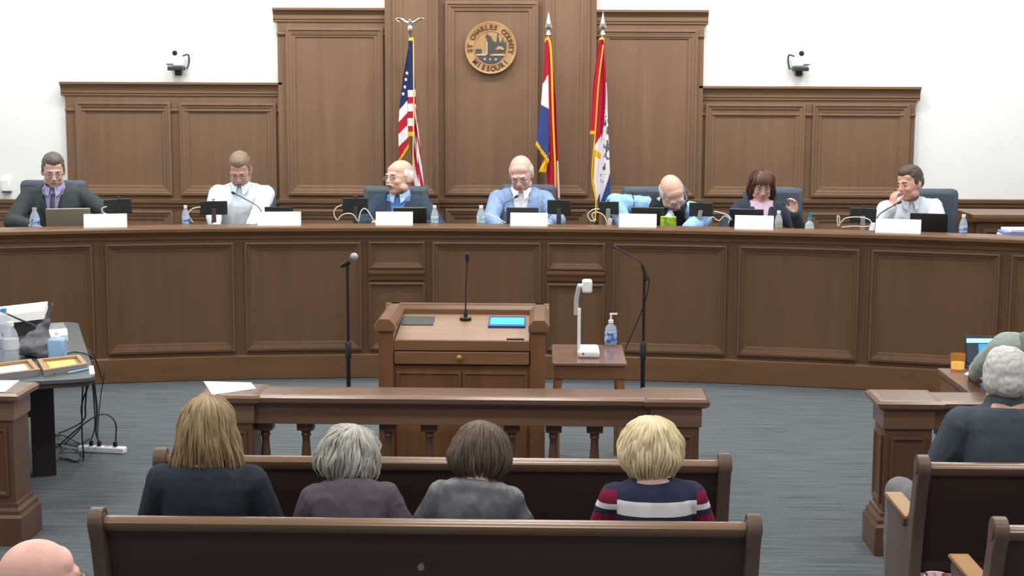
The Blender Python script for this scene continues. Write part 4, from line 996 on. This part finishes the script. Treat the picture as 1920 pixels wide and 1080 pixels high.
mx = N.new('ShaderNodeMix'); mx.data_type = 'RGBA'; L.new(gt.outputs[0], mx.inputs[0]); L.new(cr.outputs[0], mx.inputs[6]); L.new(cr2.outputs[0], mx.inputs[7]); L.new(mx.outputs[2], b.inputs['Base Color'])
woman('woman with light blonde wavy bob in a navy and white striped top, seen from behind', 1221, 842, YS,
    [(.117, .015, .02, .02), (.108, .045, .06, .045), (.09, .07, .09, .07), (.05, .094, .106, .085), (.0, .105, .11, .06), (-.04, .108, .108, .03), (-.08, .096, .098, .02), (-.11, .085, .085, .01)], BL4, STR, lean=3, side=-2, hd=(0, 6, 0), seed=14, n=520, wave=.010, r0=.0065, wd=.93, arm_r=1.1)
# man in slate shirt, right
SL = fabric('slate_shirt', (66, 76, 86)); SHW = hairmat('silver_white_hair', (150, 150, 150), (205, 204, 202))
P = person('man with short white hair in a slate shirt on the right pew, seen from behind', PY(1884, 716, PYA+.33), 0, 1, 4, 0, hd=(0, 5, 0), skin=SKINR, hs=1.06, wd=1.0, top=SL, sleeve='top', seat_z=.47, arm_r=1.6, seed=20, neck=.58, trousers=fabric('grey_trousers', (120, 118, 124)), knees=.33, knee_h=.07)
short_hair(P['root'], P['H'], SHW, top=1.05, vol=.008, rough=.0032); face_parts(P['root'], P['H'], SKINR, SHW, glasses=mat('wire_frame', (190, 190, 190), .3, .7)); collar_of(P, SL, .06, low=.43)
# bald man, bottom left
P = person('bald man with thin glasses at the bottom left corner, seen from above behind', PY(80, 1092, 3.75), -60, 1.06, 6, 0, hd=(0, -1, 0), skin=SK('light_pink', (226, 176, 164)), wd=1.05, top=fabric('grey_polo', (90, 94, 100)), sleeve='top', seat_z=.47, seed=21)
face_parts(P['root'], P['H'], SKINP, None, glasses=mat('gold_wire', (170, 150, 110), .3, .6))
# person at right table, mostly outside the frame
GV = fabric('grey_green_vest', (108, 114, 108)); GS = fabric('pale_sage_shirt', (150, 160, 154))
tz = .75
P = person('person in a grey vest over a pale sage shirt typing at the right table', PY(1962, 590, 8.1), 8, 1.05, 16, 0, hd=(0, 16, 0), skin=SKINR, wd=1.28, neck=.58, top=GS, coat=GV, sleeve='top', seed=22, arm_r=2.2, hL=PZ(1832, 700, tz+.06), hR=PZ(1940, 690, tz+.06), eL=(-1, -.3, -.5))
short_hair(P['root'], P['H'], SHW); face_parts(P['root'], P['H'], SKINR, SHW)
sb = P['root'].location; cht = thing('wooden_chair', 'wooden chair under the person at the right table', 'chair', (sb.x, sb.y, 0), math.radians(8)); zz = sb.z
MB().box(-.24, .24, -.2, .26, zz-.06, zz-.005).build('seat', LWX, cht, True, .01)
MB().box(-.22, .22, -.24, -.2, zz+.1, zz+.36).build('backrest', LWX, cht, True, .01)
for ax in (-.2, .2):
    for ay in (-.2, .22): MB().box(ax-.02, ax+.02, ay-.02, ay+.02, 0, zz-.05 if ay > 0 else zz+.12).build('leg', LW, cht, False)
# ------------------------------------------------------------------ things on the dais
GN = 'white name plates along the dais'
def nameplate(px0, px1, pyt, label):
    mx_ = (px0+px1)/2; X, Y = DP(mx_, .12, 420); a = math.asin((X-XC)/RAD)
    w_ = abs(PY(px1, 410, Y).x-PY(px0, 410, Y).x); zt = PY(mx_, pyt, Y).z; zb = ZL
    o = MB().prism([(-.045, 0), (0.0, zt-zb), (.004, zt-zb), (.05, 0), (.045, 0), (.002, zt-zb-.006), (-.04, 0)], 'x', -w_/2, w_/2).build('name_plate', PAPER, None, False)
    o.location = (X, Y, zb); o.rotation_euler = (0, 0, -a); tag(o, label, 'name plate', GN)
for a, c, t, l in ((159, 237, 401, 'blank white name plate in front of the man in the dark suit'), (484, 564, 397, 'blank white name plate beside the man in the white shirt with grey beard'),
    (705, 774, 397, 'blank white name plate in front of the bald man with a moustache'), (957, 1027, 399, 'blank white name plate in front of the man in the light blue blazer'),
    (1161, 1231, 401, 'blank white name plate in front of the man bending over'), (1378, 1450, 404, 'blank white name plate in front of the woman in the dark blazer'),
    (1643, 1726, 411, 'blank white name plate in front of the man resting his chin on his hand')): nameplate(a, c, t, l)
def laptop(px0, px1, pyt, label, m=BLACK, off=.42, rz=0, logo=False, edge=None, open_=100):
    mx_ = (px0+px1)/2; X, Y = DP(mx_, off, 400); a = math.asin((X-XC)/RAD)
    w_ = abs(PY(px1, 400, Y).x-PY(px0, 400, Y).x); zt = PY(mx_, pyt, Y).z-ZD
    t = thing('laptop', label, 'laptop', (X, Y, ZD), -a+math.radians(rz))
    MB().box(-w_/2, w_/2, .0, .23, 0, .018).build('keyboard_base', m, t, True, .004)
    M = Matrix.Translation((0, .0, .014)) @ Matrix.Rotation(math.radians(12), 4, 'X'); L_ = (zt-.014)/math.cos(math.radians(12))
    lid = MB().box(-w_/2, w_/2, -.008, .0, 0, L_, M=M).build('lid', m, t, True, .004)
    MB().box(-w_/2+.012, w_/2-.012, .0, .001, .015, L_-.012, M=M).build('screen', mat('dark_screen', (20, 24, 30), .2), t, False)
    if edge: MB().box(-w_/2+.004, w_/2-.004, -.009, .001, L_-.004, L_, M=M).build('lid_edge', edge, lid, False)
    if logo: MB().lathe([(.026, 0), (.026, .001)], M=M @ Matrix.Translation((.02, -.0085, L_*.22)) @ Matrix.Scale(.5, 4, (0, 0, 1)) @ RX90, n=24).build('emblem', mat('emblem_grey', (86, 84, 80), .4), lid, False)
    return t
laptop(88, 168, 390, 'open silver grey laptop with dark oval emblem on the lid at the far left', mat('warm_silver', (126, 122, 112), .45, .2), .36, logo=True, edge=mat('light_edge', (205, 205, 200), .4))
laptop(498, 552, 387, 'dark laptop behind the name plate of the man in the white shirt', mat('grey_black', (40, 44, 46), .5), .5, rz=-12)
GE = mat('green_grey_edge', (120, 150, 120), .4)
laptop(738, 800, 388, 'black laptop in front of the bald man with a moustache', BLACK, .4, edge=GE)
laptop(950, 1010, 388, 'black laptop in front of the man in the light blue blazer', mat('grey_black_lid', (56, 62, 68), .5), .45)
laptop(1184, 1246, 388, 'black laptop in front of the man bending over', BLACK, .4, edge=mat('teal_edge', (84, 110, 110), .4))
laptop(1368, 1432, 391, 'black laptop in front of the woman in the dark blazer', BLACK, .42, edge=mat('grey_edge', (90, 98, 98), .4))
laptop(1708, 1777, 399, 'black laptop in front of the man resting his chin on his hand', BLACK, .4)
def tablet(px0, px1, pyt, pyb, label, m=BLACK, off=.5, stem=BLACK, tilt=0, slant=0):
    mx_ = (px0+px1)/2; X, Y = DP(mx_, off, 400); a = math.asin((X-XC)/RAD)
    w_ = abs(PY(px1, 400, Y).x-PY(px0, 400, Y).x); z1 = PY(mx_, pyt, Y).z-ZD; z0 = PY(mx_, pyb, Y).z-ZD
    t = thing('tablet_stand', label, 'tablet', (X, Y, ZD), -a, 'black tablets on stands along the dais')
    MB().box(-w_/2, w_/2, 0, .02, z0, z1, M=Matrix.Rotation(math.radians(tilt), 4, 'Y')).build('tablet', m, t, True, .006)
    MB().tube([(0, -.004, z1+.0), (-.012, -.004, z1+.014), (.012, -.004, z1+.014)], .006, 6).build('top_clip', DGREY, t)
    x = slant
    MB().prism([(-.02+x, .012), (.02+x, .012), (.018, z0+(z1-z0)*.45), (-.018, z0+(z1-z0)*.45)], 'y', -.022, -.004).build('stand_arm', stem, t, False, .003)
    MB().box(-.07+x, .07+x, -.06, .08, 0, .012).build('stand_base', stem, t, True, .004)
    MB().box(-.014, .014, -.005, -.001, z0+.03, z0+.045).build('emblem', mat('pale_emblem', (150, 150, 150), .5), t, False)
    return t
SG = mat('stand_grey', (140, 142, 142), .4)
tablet(199, 249, 373, 401, 'black tablet on a stand right of the man in the dark suit', tilt=-3)
tablet(376, 426, 377, 403, 'black tablet on a stand in front of the man in the white shirt', stem=mat('brown_grey_stem', (70, 56, 54), .5))
tablet(643, 690, 371, 401, 'black tablet on a stand left of the bald man with a moustache', stem=DGREY)
tablet(1026, 1070, 375, 402, 'black tablet on a stand right of the man in the light blue blazer', stem=DGREY)
tablet(1121, 1160, 378, 402, 'black tablet on a stand left of the man bending over', stem=SG, slant=-.0)
tablet(1292, 1336, 380, 406, 'black tablet on a stand right of the man bending over', stem=SG, slant=-.03)
tablet(1594, 1643, 390, 417, 'black tablet on a stand left of the man resting his chin on his hand', stem=SG, slant=0)
def water(px, pyt, label, off=.33, lab=BLUELABEL, r=.032, body=PET, cap=WHITECAP, loc=None, h=None):
    if loc is None:
        X, Y = DP(px, off, 410); loc = (X, Y, ZD); h = PY(px, pyt, Y).z-ZD
    t = thing('water_bottle', label, 'bottle', loc)
    MB().lathe([(r*.9, 0), (r, .01), (r, h*.3), (r*.94, h*.33), (r, h*.36), (r, h*.62), (r*.8, h*.75), (r*.42, h*.88), (r*.4, h*.92)], n=18).build('bottle_body', body, t)
    MB().lathe([(r*1.02, h*.36), (r*1.02, h*.6)], n=18).build('label', lab, t)
    MB().lathe([(r*.46, h*.9), (r*.46, h*.995), (r*.42, h)], n=14).build('cap', cap, t); return t
water(65, 389, 'blue labelled water bottle left of the silver laptop', lab=BLUELABEL, r=.04, cap=PET)
water(348, 385, 'water bottle standing left of the tablet of the man in the white shirt', r=.03)
water(815, 385, 'water bottle standing right of the bald man with a moustache', lab=TEALLABEL)
water(902, 385, 'water bottle standing left of the man in the light blue blazer', lab=TEALLABEL, r=.037)
water(1257, 389, 'bluish water bottle behind the green tissue box', off=.5, lab=mat('lilac_label', (170, 180, 225), .5), cap=mat('navy_cap', (50, 60, 90), .5), r=.036)
water(1460, 395, 'water bottle standing right of the name plate of the woman', lab=mat('grey_label', (165, 168, 160), .5))
water(1807, 402, 'water bottle right of the last black laptop, at the right end of the dais')
X, Y = DP(1518, .33, 415); pump_bottle('small sanitizer bottle with turquoise pump on the dais right of the woman', (X, Y, ZD), 1.08, cap=mat('turquoise', (20, 150, 175), .4), lab=mat('pale_green_label', (190, 215, 195), .5))
X, Y = DP(1253, .3, 412); zt = PY(1253, 406, Y).z-ZD
t = thing('tissue_box', 'small green and yellow tissue box in front of the man bending over', 'tissue box', (X, Y, ZD))
MB().box(-.062, .062, -.05, .05, 0, zt).build('box', noisemat('green_box', (96, 160, 40), (190, 205, 60), (30, 30, 30), .6, lo=.4, hi=.6), t, False, .003)
MB().lathe([(.03, zt), (.02, zt+.012), (.012, zt+.02), (.004, zt+.028)], n=8).build('tissue', PAPER, t)
# desk microphones
def desk_mic(pts, label, off=.4, r=.005):
    b0 = DP(pts[0][0], off, 415); P = [PY(x, y, b0[1]+.04*i) for i, (x, y) in enumerate(pts)]; P[0].z = ZD+.005
    t = thing('desk_microphone', label, 'microphone', (P[0].x, P[0].y, ZD)); L_ = [p-t.location for p in P]
    MB().lathe([(.045, 0), (.045, .012), (.015, .02), (.01, .03)], n=18).build('base', BLACK, t)
    MB().tube(spline(L_), r, 6).build('neck', mat('dark_neck', (50, 54, 58), .4), t)
    d = (L_[-1]-L_[-2]).normalized(); MB().tube([L_[-1]-d*.005, L_[-1]+d*.01, L_[-1]+d*.03], [.008, .013, .01], 10).build('capsule', BLACK, t)
desk_mic([(486, 416), (491, 402), (484, 388), (465, 376), (440, 363)], 'long gooseneck microphone crossing in front of the man in the white shirt')
desk_mic([(1183, 414), (1187, 395), (1189, 380), (1186, 364)], 'gooseneck microphone in front of the man bending over', .6)
desk_mic([(1641, 425), (1645, 408), (1662, 393), (1684, 381)], 'gooseneck microphone in front of the man resting his chin on his hand', .33)
desk_mic([(942, 400), (945, 385), (955, 377), (966, 370)], 'gooseneck microphone in front of the man in the light blue blazer', .55, .004)
desk_mic([(1490, 410), (1478, 396), (1472, 384)], 'gooseneck microphone in front of the woman in the dark blazer', .55, .004)
CW = mat('white_cable', (222, 222, 214), .5)
def cable(pts, label, off=.36, m=CW, r=.0045):
    P = [PY(x, y, DP(x, off, 415)[1]) for x, y in pts]
    for p in P: p.z = max(p.z, ZD+.006)
    c = P[0].copy(); o = MB().tube(spline([p-c for p in P]), r, 6).build('cable', m); o.location = c; tag(o, label, 'cable')
cable([(204, 403), (193, 398), (191, 391), (200, 387)], 'short white cable at the left side of the leftmost tablet')
cable([(376, 388), (362, 391), (353, 400), (358, 412), (362, 416)], 'white cable looping from the tablet to the bottle beside the man in the white shirt')
cable([(641, 384), (630, 390), (626, 400), (632, 412), (640, 404), (652, 400), (663, 403), (670, 414)], 'white cable looping below the tablet left of the bald man with a moustache')
cable([(672, 416), (676, 398), (683, 391), (690, 396), (700, 412)], 'arched white cable left of the name plate of the bald man')
cable([(912, 401), (925, 406), (935, 410), (948, 418)], 'white cable between the bottle and the laptop of the man in the light blue blazer')
cable([(1118, 412), (1108, 414), (1102, 402), (1112, 393), (1124, 392)], 'white cable coil left of the tablet beside the crested flag')
cable([(1116, 416), (1110, 402), (1120, 398), (1132, 404), (1138, 416)], 'second white cable loop under the tablet beside the crested flag', .4)
cable([(1339, 396), (1352, 399), (1365, 404), (1372, 412)], 'white cable running right from the tablet beside the woman')
cable([(1328, 414), (1336, 407), (1348, 414), (1358, 405), (1368, 410), (1366, 418)], 'tangled white cable in front of the woman')
cable([(1571, 424), (1570, 406), (1574, 408), (1574, 424)], 'thin upright white cable left of the rightmost tablet')
cable([(1576, 418), (1586, 409), (1610, 407), (1630, 412), (1633, 422), (1620, 425), (1600, 424), (1578, 426)], 'oval loop of white cable in front of the rightmost tablet')
def small(name, label, cat, px, w_, d_, h_, off, m, z=ZD, bev=.003, rz=0):
    X, Y = DP(px, off, 415); o = MB().box(-w_/2, w_/2, -d_/2, d_/2, 0, h_).build(name, m, None, True, bev); o.location = (X, Y, z); o.rotation_euler = (0, 0, rz); return tag(o, label, cat)
o = small('phone', 'pale slim phone leaning upright left of the bending man name plate', 'phone', 1139, .035, .012, .13, .3, mat('pale_phone', (205, 205, 200), .4)); o.rotation_euler = (0, .2, 0)
small('papers', 'white papers under the hands of the man in the white shirt', 'papers', 425, .3, .2, .012, .5, PAPER)
# ------------------------------------------------------------------ credenza with papers at far right
a = PY(1822, 402, 13.2); 
cr_ = thing('back_desk', 'brown wooden clerk desk behind the right end of the dais', 'desk', (a.x+.75, 13.2, PLAT)); zt = a.z-PLAT
prof = [(0, zt-.07), (-.03, zt-.06), (-.04, zt-.03), (-.03, zt), (.6, zt), (.6, zt-.07)]
MB().prism(prof, 'x', -.75, 1.2).build('top', DWX, cr_, True)
MB().box(-.7, 1.15, .02, .58, 0, zt-.07).build('carcass', DW, cr_, False)
MB().frame(lambda u, v, w_: Vector((u, .02-w_, v)), -.65, .1, .1, zt-.12, [(0, 0), (0, .015), (.03, .018), (.05, .002)]).build('panel', DW, cr_, False)
fold = [('flat grey folder lowest in the stack on the right end of the dais', (120, 118, 112), .34, .22, 0), ('white folder second in the stack on the right end of the dais', (226, 226, 226), .30, .24, 2),
        ('blue folder in the stack on the right end of the dais', (120, 140, 205), .32, .24, -3), ('white booklet topmost in the stack on the right end of the dais', (236, 238, 242), .28, .22, 4)]
X, Y = DP(1912, .42, 420); z = ZD
for k, (l, c, w_, d_, r_) in enumerate(fold):
    h_ = .05 if k == 0 else .022; o = MB().box(-w_/2, w_/2, -d_/2, d_/2, 0, h_).build('folder', mat('folder_%d' % k, c, .7), None, False, .003); o.location = (X+.01*k, Y, z+.0008); o.rotation_euler = (0, 0, math.radians(r_)); tag(o, l, 'folder'); z += h_+.0008
# ------------------------------------------------------------------ left table
A = PZ(180, 708, .75); B = PZ(146, 603, .75); ex = (A-B).normalized(); ang = math.atan2(ex.y, ex.x)+PI/2   # local -y runs along the right edge to the viewer
ln = (A-B).length
lt = thing('folding_table', 'dark grey rounded table with papers, bottles and bags at the left edge', 'table', (A.x, A.y, 0), ang)
def RR(x0, x1, y0, y1, r, n=6):
    o = []
    for cx, cy, s0 in ((x1-r, y1-r, 0), (x0+r, y1-r, 90), (x0+r, y0+r, 180), (x1-r, y0+r, 270)):
        o += [(cx+r*math.cos(math.radians(s0+90*i/n)), cy+r*math.sin(math.radians(s0+90*i/n))) for i in range(n+1)]
    return o
MB().prism(RR(-1.55, .0, -.0, ln, .09), 'z', .725, .75).build('table_top', noisemat('grey_laminate', (78, 84, 86), (90, 96, 98), (3, 30, 30), .35, spec=.5), lt, False, .004)
MB().prism(RR(-1.54, -.01, .01, ln-.01, .09), 'z', .70, .725).build('edge_band', mat('brown_edge', (66, 54, 52), .5), lt, False)
lp = PZ(84, 893, 0); M_ = lt.matrix_basis.inverted(); q = M_ @ lp
MB().box(q.x-.07, q.x+.07, q.y, q.y+.12, 0, .70).build('leg', mat('dark_leg', (40, 32, 34), .6), lt, False, .004)
MB().box(q.x-1.3, q.x-1.2, q.y, q.y+.12, 0, .70).build('leg', mat('dark_leg', (40, 32, 34), .6), lt, False, .004)
MB().box(q.x-1.25, q.x, q.y+.35, q.y+.38, .3, .70).build('modesty_panel', mat('dark_leg', (40, 32, 34), .6), lt, False)
def onT(px, py, z=.7508): return PZ(px, py, z)
def tbox(name, label, cat, px4, h_, m, z=.7508, bev=.003, group=None):
    P = [PZ(x, y, z) for x, y in px4]; c = sum(P, Vector())/len(P)
    o = MB().prism([(p.x-c.x, p.y-c.y) for p in P], 'z', 0, h_).build(name, m, None, False, bev); o.location = (c.x, c.y, z); return tag(o, label, cat, group)
def tray(px4, label, note, notelab):
    P = [PZ(x, y, .7508) for x, y in px4]; c = sum(P, Vector())/4; t = thing('paper_tray', label, 'tray', (c.x, c.y, .7508)); q = [(p.x-c.x, p.y-c.y) for p in P]
    k = .8; h_ = .036; inn = [(x*k, y*k) for x, y in q]
    mb = MB(); v = [(x, y, 0) for x, y in q]+[(x, y, h_) for x, y in q]+[(x, y, h_) for x, y in inn]+[(x, y, .02) for x, y in inn]
    f = [(i, (i+1) % 4, (i+1) % 4+4, i+4) for i in range(4)]; mb.add(v, f+[(3, 2, 1, 0)], 0)
    mb.f += [(i+4, (i+1) % 4+4, (i+1) % 4+8, i+8) for i in range(4)]+[(i+8, (i+1) % 4+8, (i+1) % 4+12, i+12) for i in range(4)]+[(12, 13, 14, 15)]; mb.m += [1]*9
    mb.build('tray_body', [mat('tray_grey', (134, 134, 136), .6), mat('tray_tan', (176, 142, 98), .6)], t, False)
    o = MB().prism([(x*.62, y*.62) for x, y in q], 'z', .0, .002).build('note', mat('note', note, .8), None, False); o.location = (c.x, c.y, .7508+.021); tag(o, notelab, 'paper')
    return t
tray([(82, 706), (164, 693), (150, 676), (70, 684)], 'grey tray with tan rim on the left table, the one nearer its right corner', (244, 214, 120), 'yellow note lying in the right tray on the left table')
tray([(-20, 716), (76, 704), (58, 684), (-20, 694)], 'grey tray with tan rim on the left table, at the picture edge', (236, 232, 240), 'white note lying in the tray at the left picture edge')
mbx = onT(108, 672)
t = thing('sanitizer_jug', 'translucent pale blue jug with white cap on the left table', 'bottle', (mbx.x, mbx.y, .7508))
MB().box(-.05, .05, -.04, .04, 0, .125).build('jug_body', mat('pale_blue_plastic', (150, 190, 232), .35), t, True, .015)
MB().lathe([(.022, .12), (.022, .135), (.012, .14), (.012, .16)], n=14).build('cap', WHITECAP, t)
q1, q2, q3 = onT(22, 682), onT(2, 678), onT(9, 652)
water(0, 0, 'tall clear water bottle with white cap on the left table', loc=(q1.x, q1.y, .7508), h=.25, r=.045, lab=mat('clear_label', (205, 210, 222), .4))
water(0, 0, 'clear water bottle at the picture edge on the left table', loc=(q2.x-.03, q2.y, .7508), h=.23, r=.042, lab=mat('silver_label', (175, 180, 195), .4))
water(0, 0, 'blue capped water bottle behind the others on the left table', loc=(q3.x-.02, q3.y+.06, .7508), h=.24, r=.04, cap=mat('blue_cap', (90, 150, 215), .4), lab=mat('clear_label2', (200, 205, 220), .4))
# closed laptop, boxes, bag and papers
tbox('laptop', 'closed grey laptop on the left table right of the cloth bag', 'laptop', [(86, 627), (127, 625), (119, 611), (82, 614)], .025, mat('flat_grey', (132, 138, 138), .5))
tbox('paper_box', 'flat white box on the left table behind the pale blue jug', 'box', [(90, 645), (128, 640), (126, 628), (88, 631)], .045, WHITE)
tbox('document_box', 'dark grey document box under the white papers on the left table', 'box', [(-30, 642), (78, 622), (76, 604), (-30, 618)], .10, DGREY)
o = tbox('paper_stack', 'thick stack of white papers on the dark box on the left table', 'papers', [(-30, 612), (82, 598), (90, 580), (-30, 594)], .055, PAPER, z=.852, bev=0)
mb = MB(); c = onT(62, 672); mb.ell((0, .12, .07), (.17, .16, .08)); mb.ell((-.02, .2, .13), (.09, .09, .09)); mb.ell((.1, .05, .04), (.1, .1, .05)); mb.ell((.0, .22, .2), (.05, .05, .06)); mb.ell((.04, .22, .26), (.025, .03, .07))
me = remesh(mb, .012, 3, lambda p: .02*noise.noise(p*11)+.01*noise.noise(p*24))
for v in me.vertices: v.co.z = max(v.co.z, .001)
for v in me.vertices: v.co = Vector((v.co.x*.8, v.co.y*.8, v.co.z*.72))
b_ = thing('cloth_bag', 'crumpled dark grey cloth bag with tied neck on the left table', 'bag', (c.x, c.y, .7508)); mobj('bag_body', me, fabric('grey_cloth', (98, 100, 106), 14), b_)
MB().tube(spline([(.0, .17, .15), (.04, .17, .22), (.07, .18, .30), (.05, .19, .27), (.02, .18, .18)], 5), .014, 6, flat=.4).build('strap', fabric('strap_grey', (96, 96, 106)), b_)
def wcable(pts, label, r=.005, m=BLACK, name='power_cable'):
    c = Vector(pts[0]); o = MB().tube(spline([Vector(p)-c for p in pts]), r, 6).build(name, m); o.location = c; return tag(o, label, 'cable')
wcable([onT(0, 616)+Vector((0, -.25, .2)), onT(40, 640)+Vector((0, -.1, .17)), onT(78, 655)+Vector((0, 0, .12)), onT(91, 664)+Vector((0, .0, .02))], 'black cable arching over the cloth bag on the left table', .006)
wcable([onT(120, 664, .756), onT(140, 660, .756), onT(163, 664, .757)+Vector((.0, 0, 0)), onT(172, 668, .757)+Vector((.02, 0, -.02)), onT(178, 676, .70)+Vector((.04, 0, -.12))], 'thin black cable leaving the right edge of the left table', .004)
for i, ((x0, y0), (x1, y1), c, l) in enumerate((((100, 701), (130, 693), (30, 80, 70), 'dark green pen lying in front of the right tray'), ((120, 697), (160, 690), (60, 110, 190), 'blue pen lying in front of the right tray'), ((128, 699), (166, 691), (150, 190, 230), 'light blue pen nearest the table edge'))):
    p, q = onT(x0, y0, .757), onT(x1, y1, .757); o = MB().tube([Vector((0, 0, 0)), q-p], .0055, 6).build('pen', mat('pen_%d' % i, c, .4)); o.location = p; tag(o, l, 'pen')
tbox('card', 'small white card at the right front corner of the left table', 'card', [(168, 703), (178, 702), (175, 687), (167, 688)], .006, PAPER, bev=0)
# cables under the table and the power strip
ps = PZ(192, 848, 0); t = thing('power_strip', 'white power strip lying on the carpet under the cables', 'power strip', (ps.x, ps.y, 0), math.radians(-8))
MB().box(-.16, .16, -.03, .03, 0, .04).build('housing', WHITE, t, True, .008)
for k in range(5): MB().box(-.13+.055*k-.014, -.13+.055*k+.014, -.014, .014, .04, .043).build('socket', mat('socket_grey', (170, 170, 168), .5), t, False)
for k in (1, 2, 4): MB().box(-.13+.055*k-.012, -.13+.055*k+.012, -.012, .012, .043, .075).build('plug', BLACK, t, False, .004)
TR = Matrix.Identity(4)
def cw(px, py, Y): return PY(px, py, Y)
ys = ps.y
def fl(px, py): p = PZ(px, py, .008); return p
wcable([cw(163, 712, 8.75), cw(160, 760, 8.9), cw(155, 790, 9.2), fl(112, 812), fl(104, 815)], 'black cable hanging from the left table and curving left to the floor')
wcable([cw(170, 712, 8.75), cw(153, 760, 8.9), cw(152, 800, 9.2), fl(120, 833)], 'black cable hanging down and joining the tangle by the table leg')
wcable([cw(156, 712, 8.75), cw(154, 760, 9.0), cw(154, 820, 9.5), fl(156, 862), fl(140, 866), fl(112, 858)], 'straight black cable hanging to the floor left of the power strip')
wcable([cw(173, 712, 8.75), cw(177, 760, 9.0), cw(178, 800, 9.4), (ps.x-.075, ys, .07)], 'black cable plugged into the power strip at its left')
wcable([cw(176, 712, 8.75), cw(182, 770, 9.0), cw(180, 810, 9.4), (ps.x-.02, ys, .07)], 'grey cable plugged into the power strip at its middle', .006, DGREY)
wcable([cw(196, 700, 8.9), cw(188, 750, 9.0), cw(184, 800, 9.3), cw(183, 832, 9.7)], 'thin cable hanging outermost right below the left table', .003)
wcable([(ps.x+.09, ys, .07), (ps.x+.09, ys, .2), (ps.x+.02, ys-.03, .26), (ps.x-.1, ys-.1, .2), (ps.x-.3, ys-.15, .03), (ps.x-.42, ys-.1, .008)], 'black cable arching from the right plug of the power strip')
for k, (a1, b1, c1, d1) in enumerate((((104, 818), (120, 822), (150, 832), (160, 826)), ((110, 850), (130, 845), (150, 850), (158, 856)), ((106, 832), (125, 838), (146, 836), (168, 822)), ((108, 862), (125, 866), (145, 864), (157, 848)))):
    wcable([fl(*a1), fl(*b1)+Vector((0, 0, .02)), fl(*c1), fl(*d1)], ['black cable on the floor next to the table leg, the one farthest back', 'black cable lying on the floor just below the power strip end', 'black cable on the floor crossing behind the power strip', 'black cable on the floor nearest the camera under the left table'][k])
wcable([(ps.x-.16, ys, .02), (ps.x-.25, ys, .03), fl(115, 832), fl(104, 830)], 'light grey cord of the power strip', .006, mat('light_grey_cord', (150, 150, 150), .5), 'power_cable')
# ------------------------------------------------------------------ right table
z = .75; a = PZ(1755, 690, z); c = PZ(1812, 729, z); X0 = (a.x+c.x)/2
rt = thing('wooden_table', 'brown wooden table with solid side behind the right balustrade', 'table', (X0, c.y, 0)); d_ = a.y-c.y
MB().box(0, 1.8, -.12, d_, .72, .75).build('table_top', wood('right_table_top', (108, 80, 68), (126, 96, 82), 'x', .3), rt, False, .006)
MB().box(.02, .06, -.08, d_-.02, 0, .72).build('side_panel', LW, rt, False)
MB().box(1.74, 1.78, -.08, d_-.02, 0, .72).build('side_panel', LW, rt, False)
MB().box(.06, 1.74, d_-.08, d_-.05, .15, .72).build('back_panel', LW, rt, False)
q = PZ(1797, 696, z+.0005)
t = thing('amber_glass', 'amber glass tumbler on the left end of the right table', 'glass', (q.x, q.y+.02, z+.0005))
am = mat('amber_glass', (196, 140, 48), .12, alpha=.45, spec=.8)
MB().lathe([(.036, 0), (.04, .004), (.044, .1), (.041, .1), (.037, .012), (.0, .012)], n=24).build('cup', am, t)
MB().lathe([(.036, .013), (.038, .05)], n=24).build('drink', mat('golden_drink_glow', (250, 215, 120), .2, emit=(255, 222, 130), es=1.3), t)  # emission paints the bright glow low in the tumbler; no lamp inside
q = PZ(1858, 690, z); lp_ = thing('laptop', 'open laptop with blue document on its screen on the right table', 'laptop', (q.x+.02, q.y, z+.0005), math.radians(0))
MB().box(-.17, .17, -.24, 0, 0, .018).build('keyboard_base', DGREY, lp_, True, .004)
M = Matrix.Translation((0, 0, .014)) @ Matrix.Rotation(math.radians(-15), 4, 'X')
ld = MB().box(-.17, .17, 0, .008, 0, .175, M=M).build('lid', BLACK, lp_, True, .004)
def scrn(n_, x0, x1, z0, z1, col, y=-.001, es=.9): MB().box(x0, x1, y, 0, z0, z1, M=M).build(n_, mat('lit_'+n_, col, .3, emit=col, es=es), ld, False)
scrn('screen', -.16, .16, .012, .168, (44, 52, 66)); scrn('page', -.09, .16, .012, .128, (50, 150, 225), -.002); scrn('title_bar', -.16, .16, .134, .16, (165, 215, 228), -.002)
tbox('paper', 'white paper beside the arm of the person at the right table', 'paper', [(1808, 702), (1832, 708), (1838, 696), (1818, 695)], .002, PAPER, z=z+.0005, bev=0)
# cup on the pew seat
q = PY(1757, 1052, PYB+.3); t = thing('paper_cup', 'red and white patterned cup on the pew seat at the bottom right', 'cup', (q.x, PYB+.3, .456))
MB().lathe([(.03, 0), (.044, .15), (.047, .152), (.047, .158), (.043, .158), (.04, .15), (.028, .01)], n=24).build('cup_body', noisemat('red_pattern', (130, 30, 52), (220, 200, 205), (40, 40, 28), .6, lo=.46, hi=.56), t)
# programme leaflets on the right rail post
P4 = [(1655, 741), (1722, 741), (1719, 737), (1660, 737)]
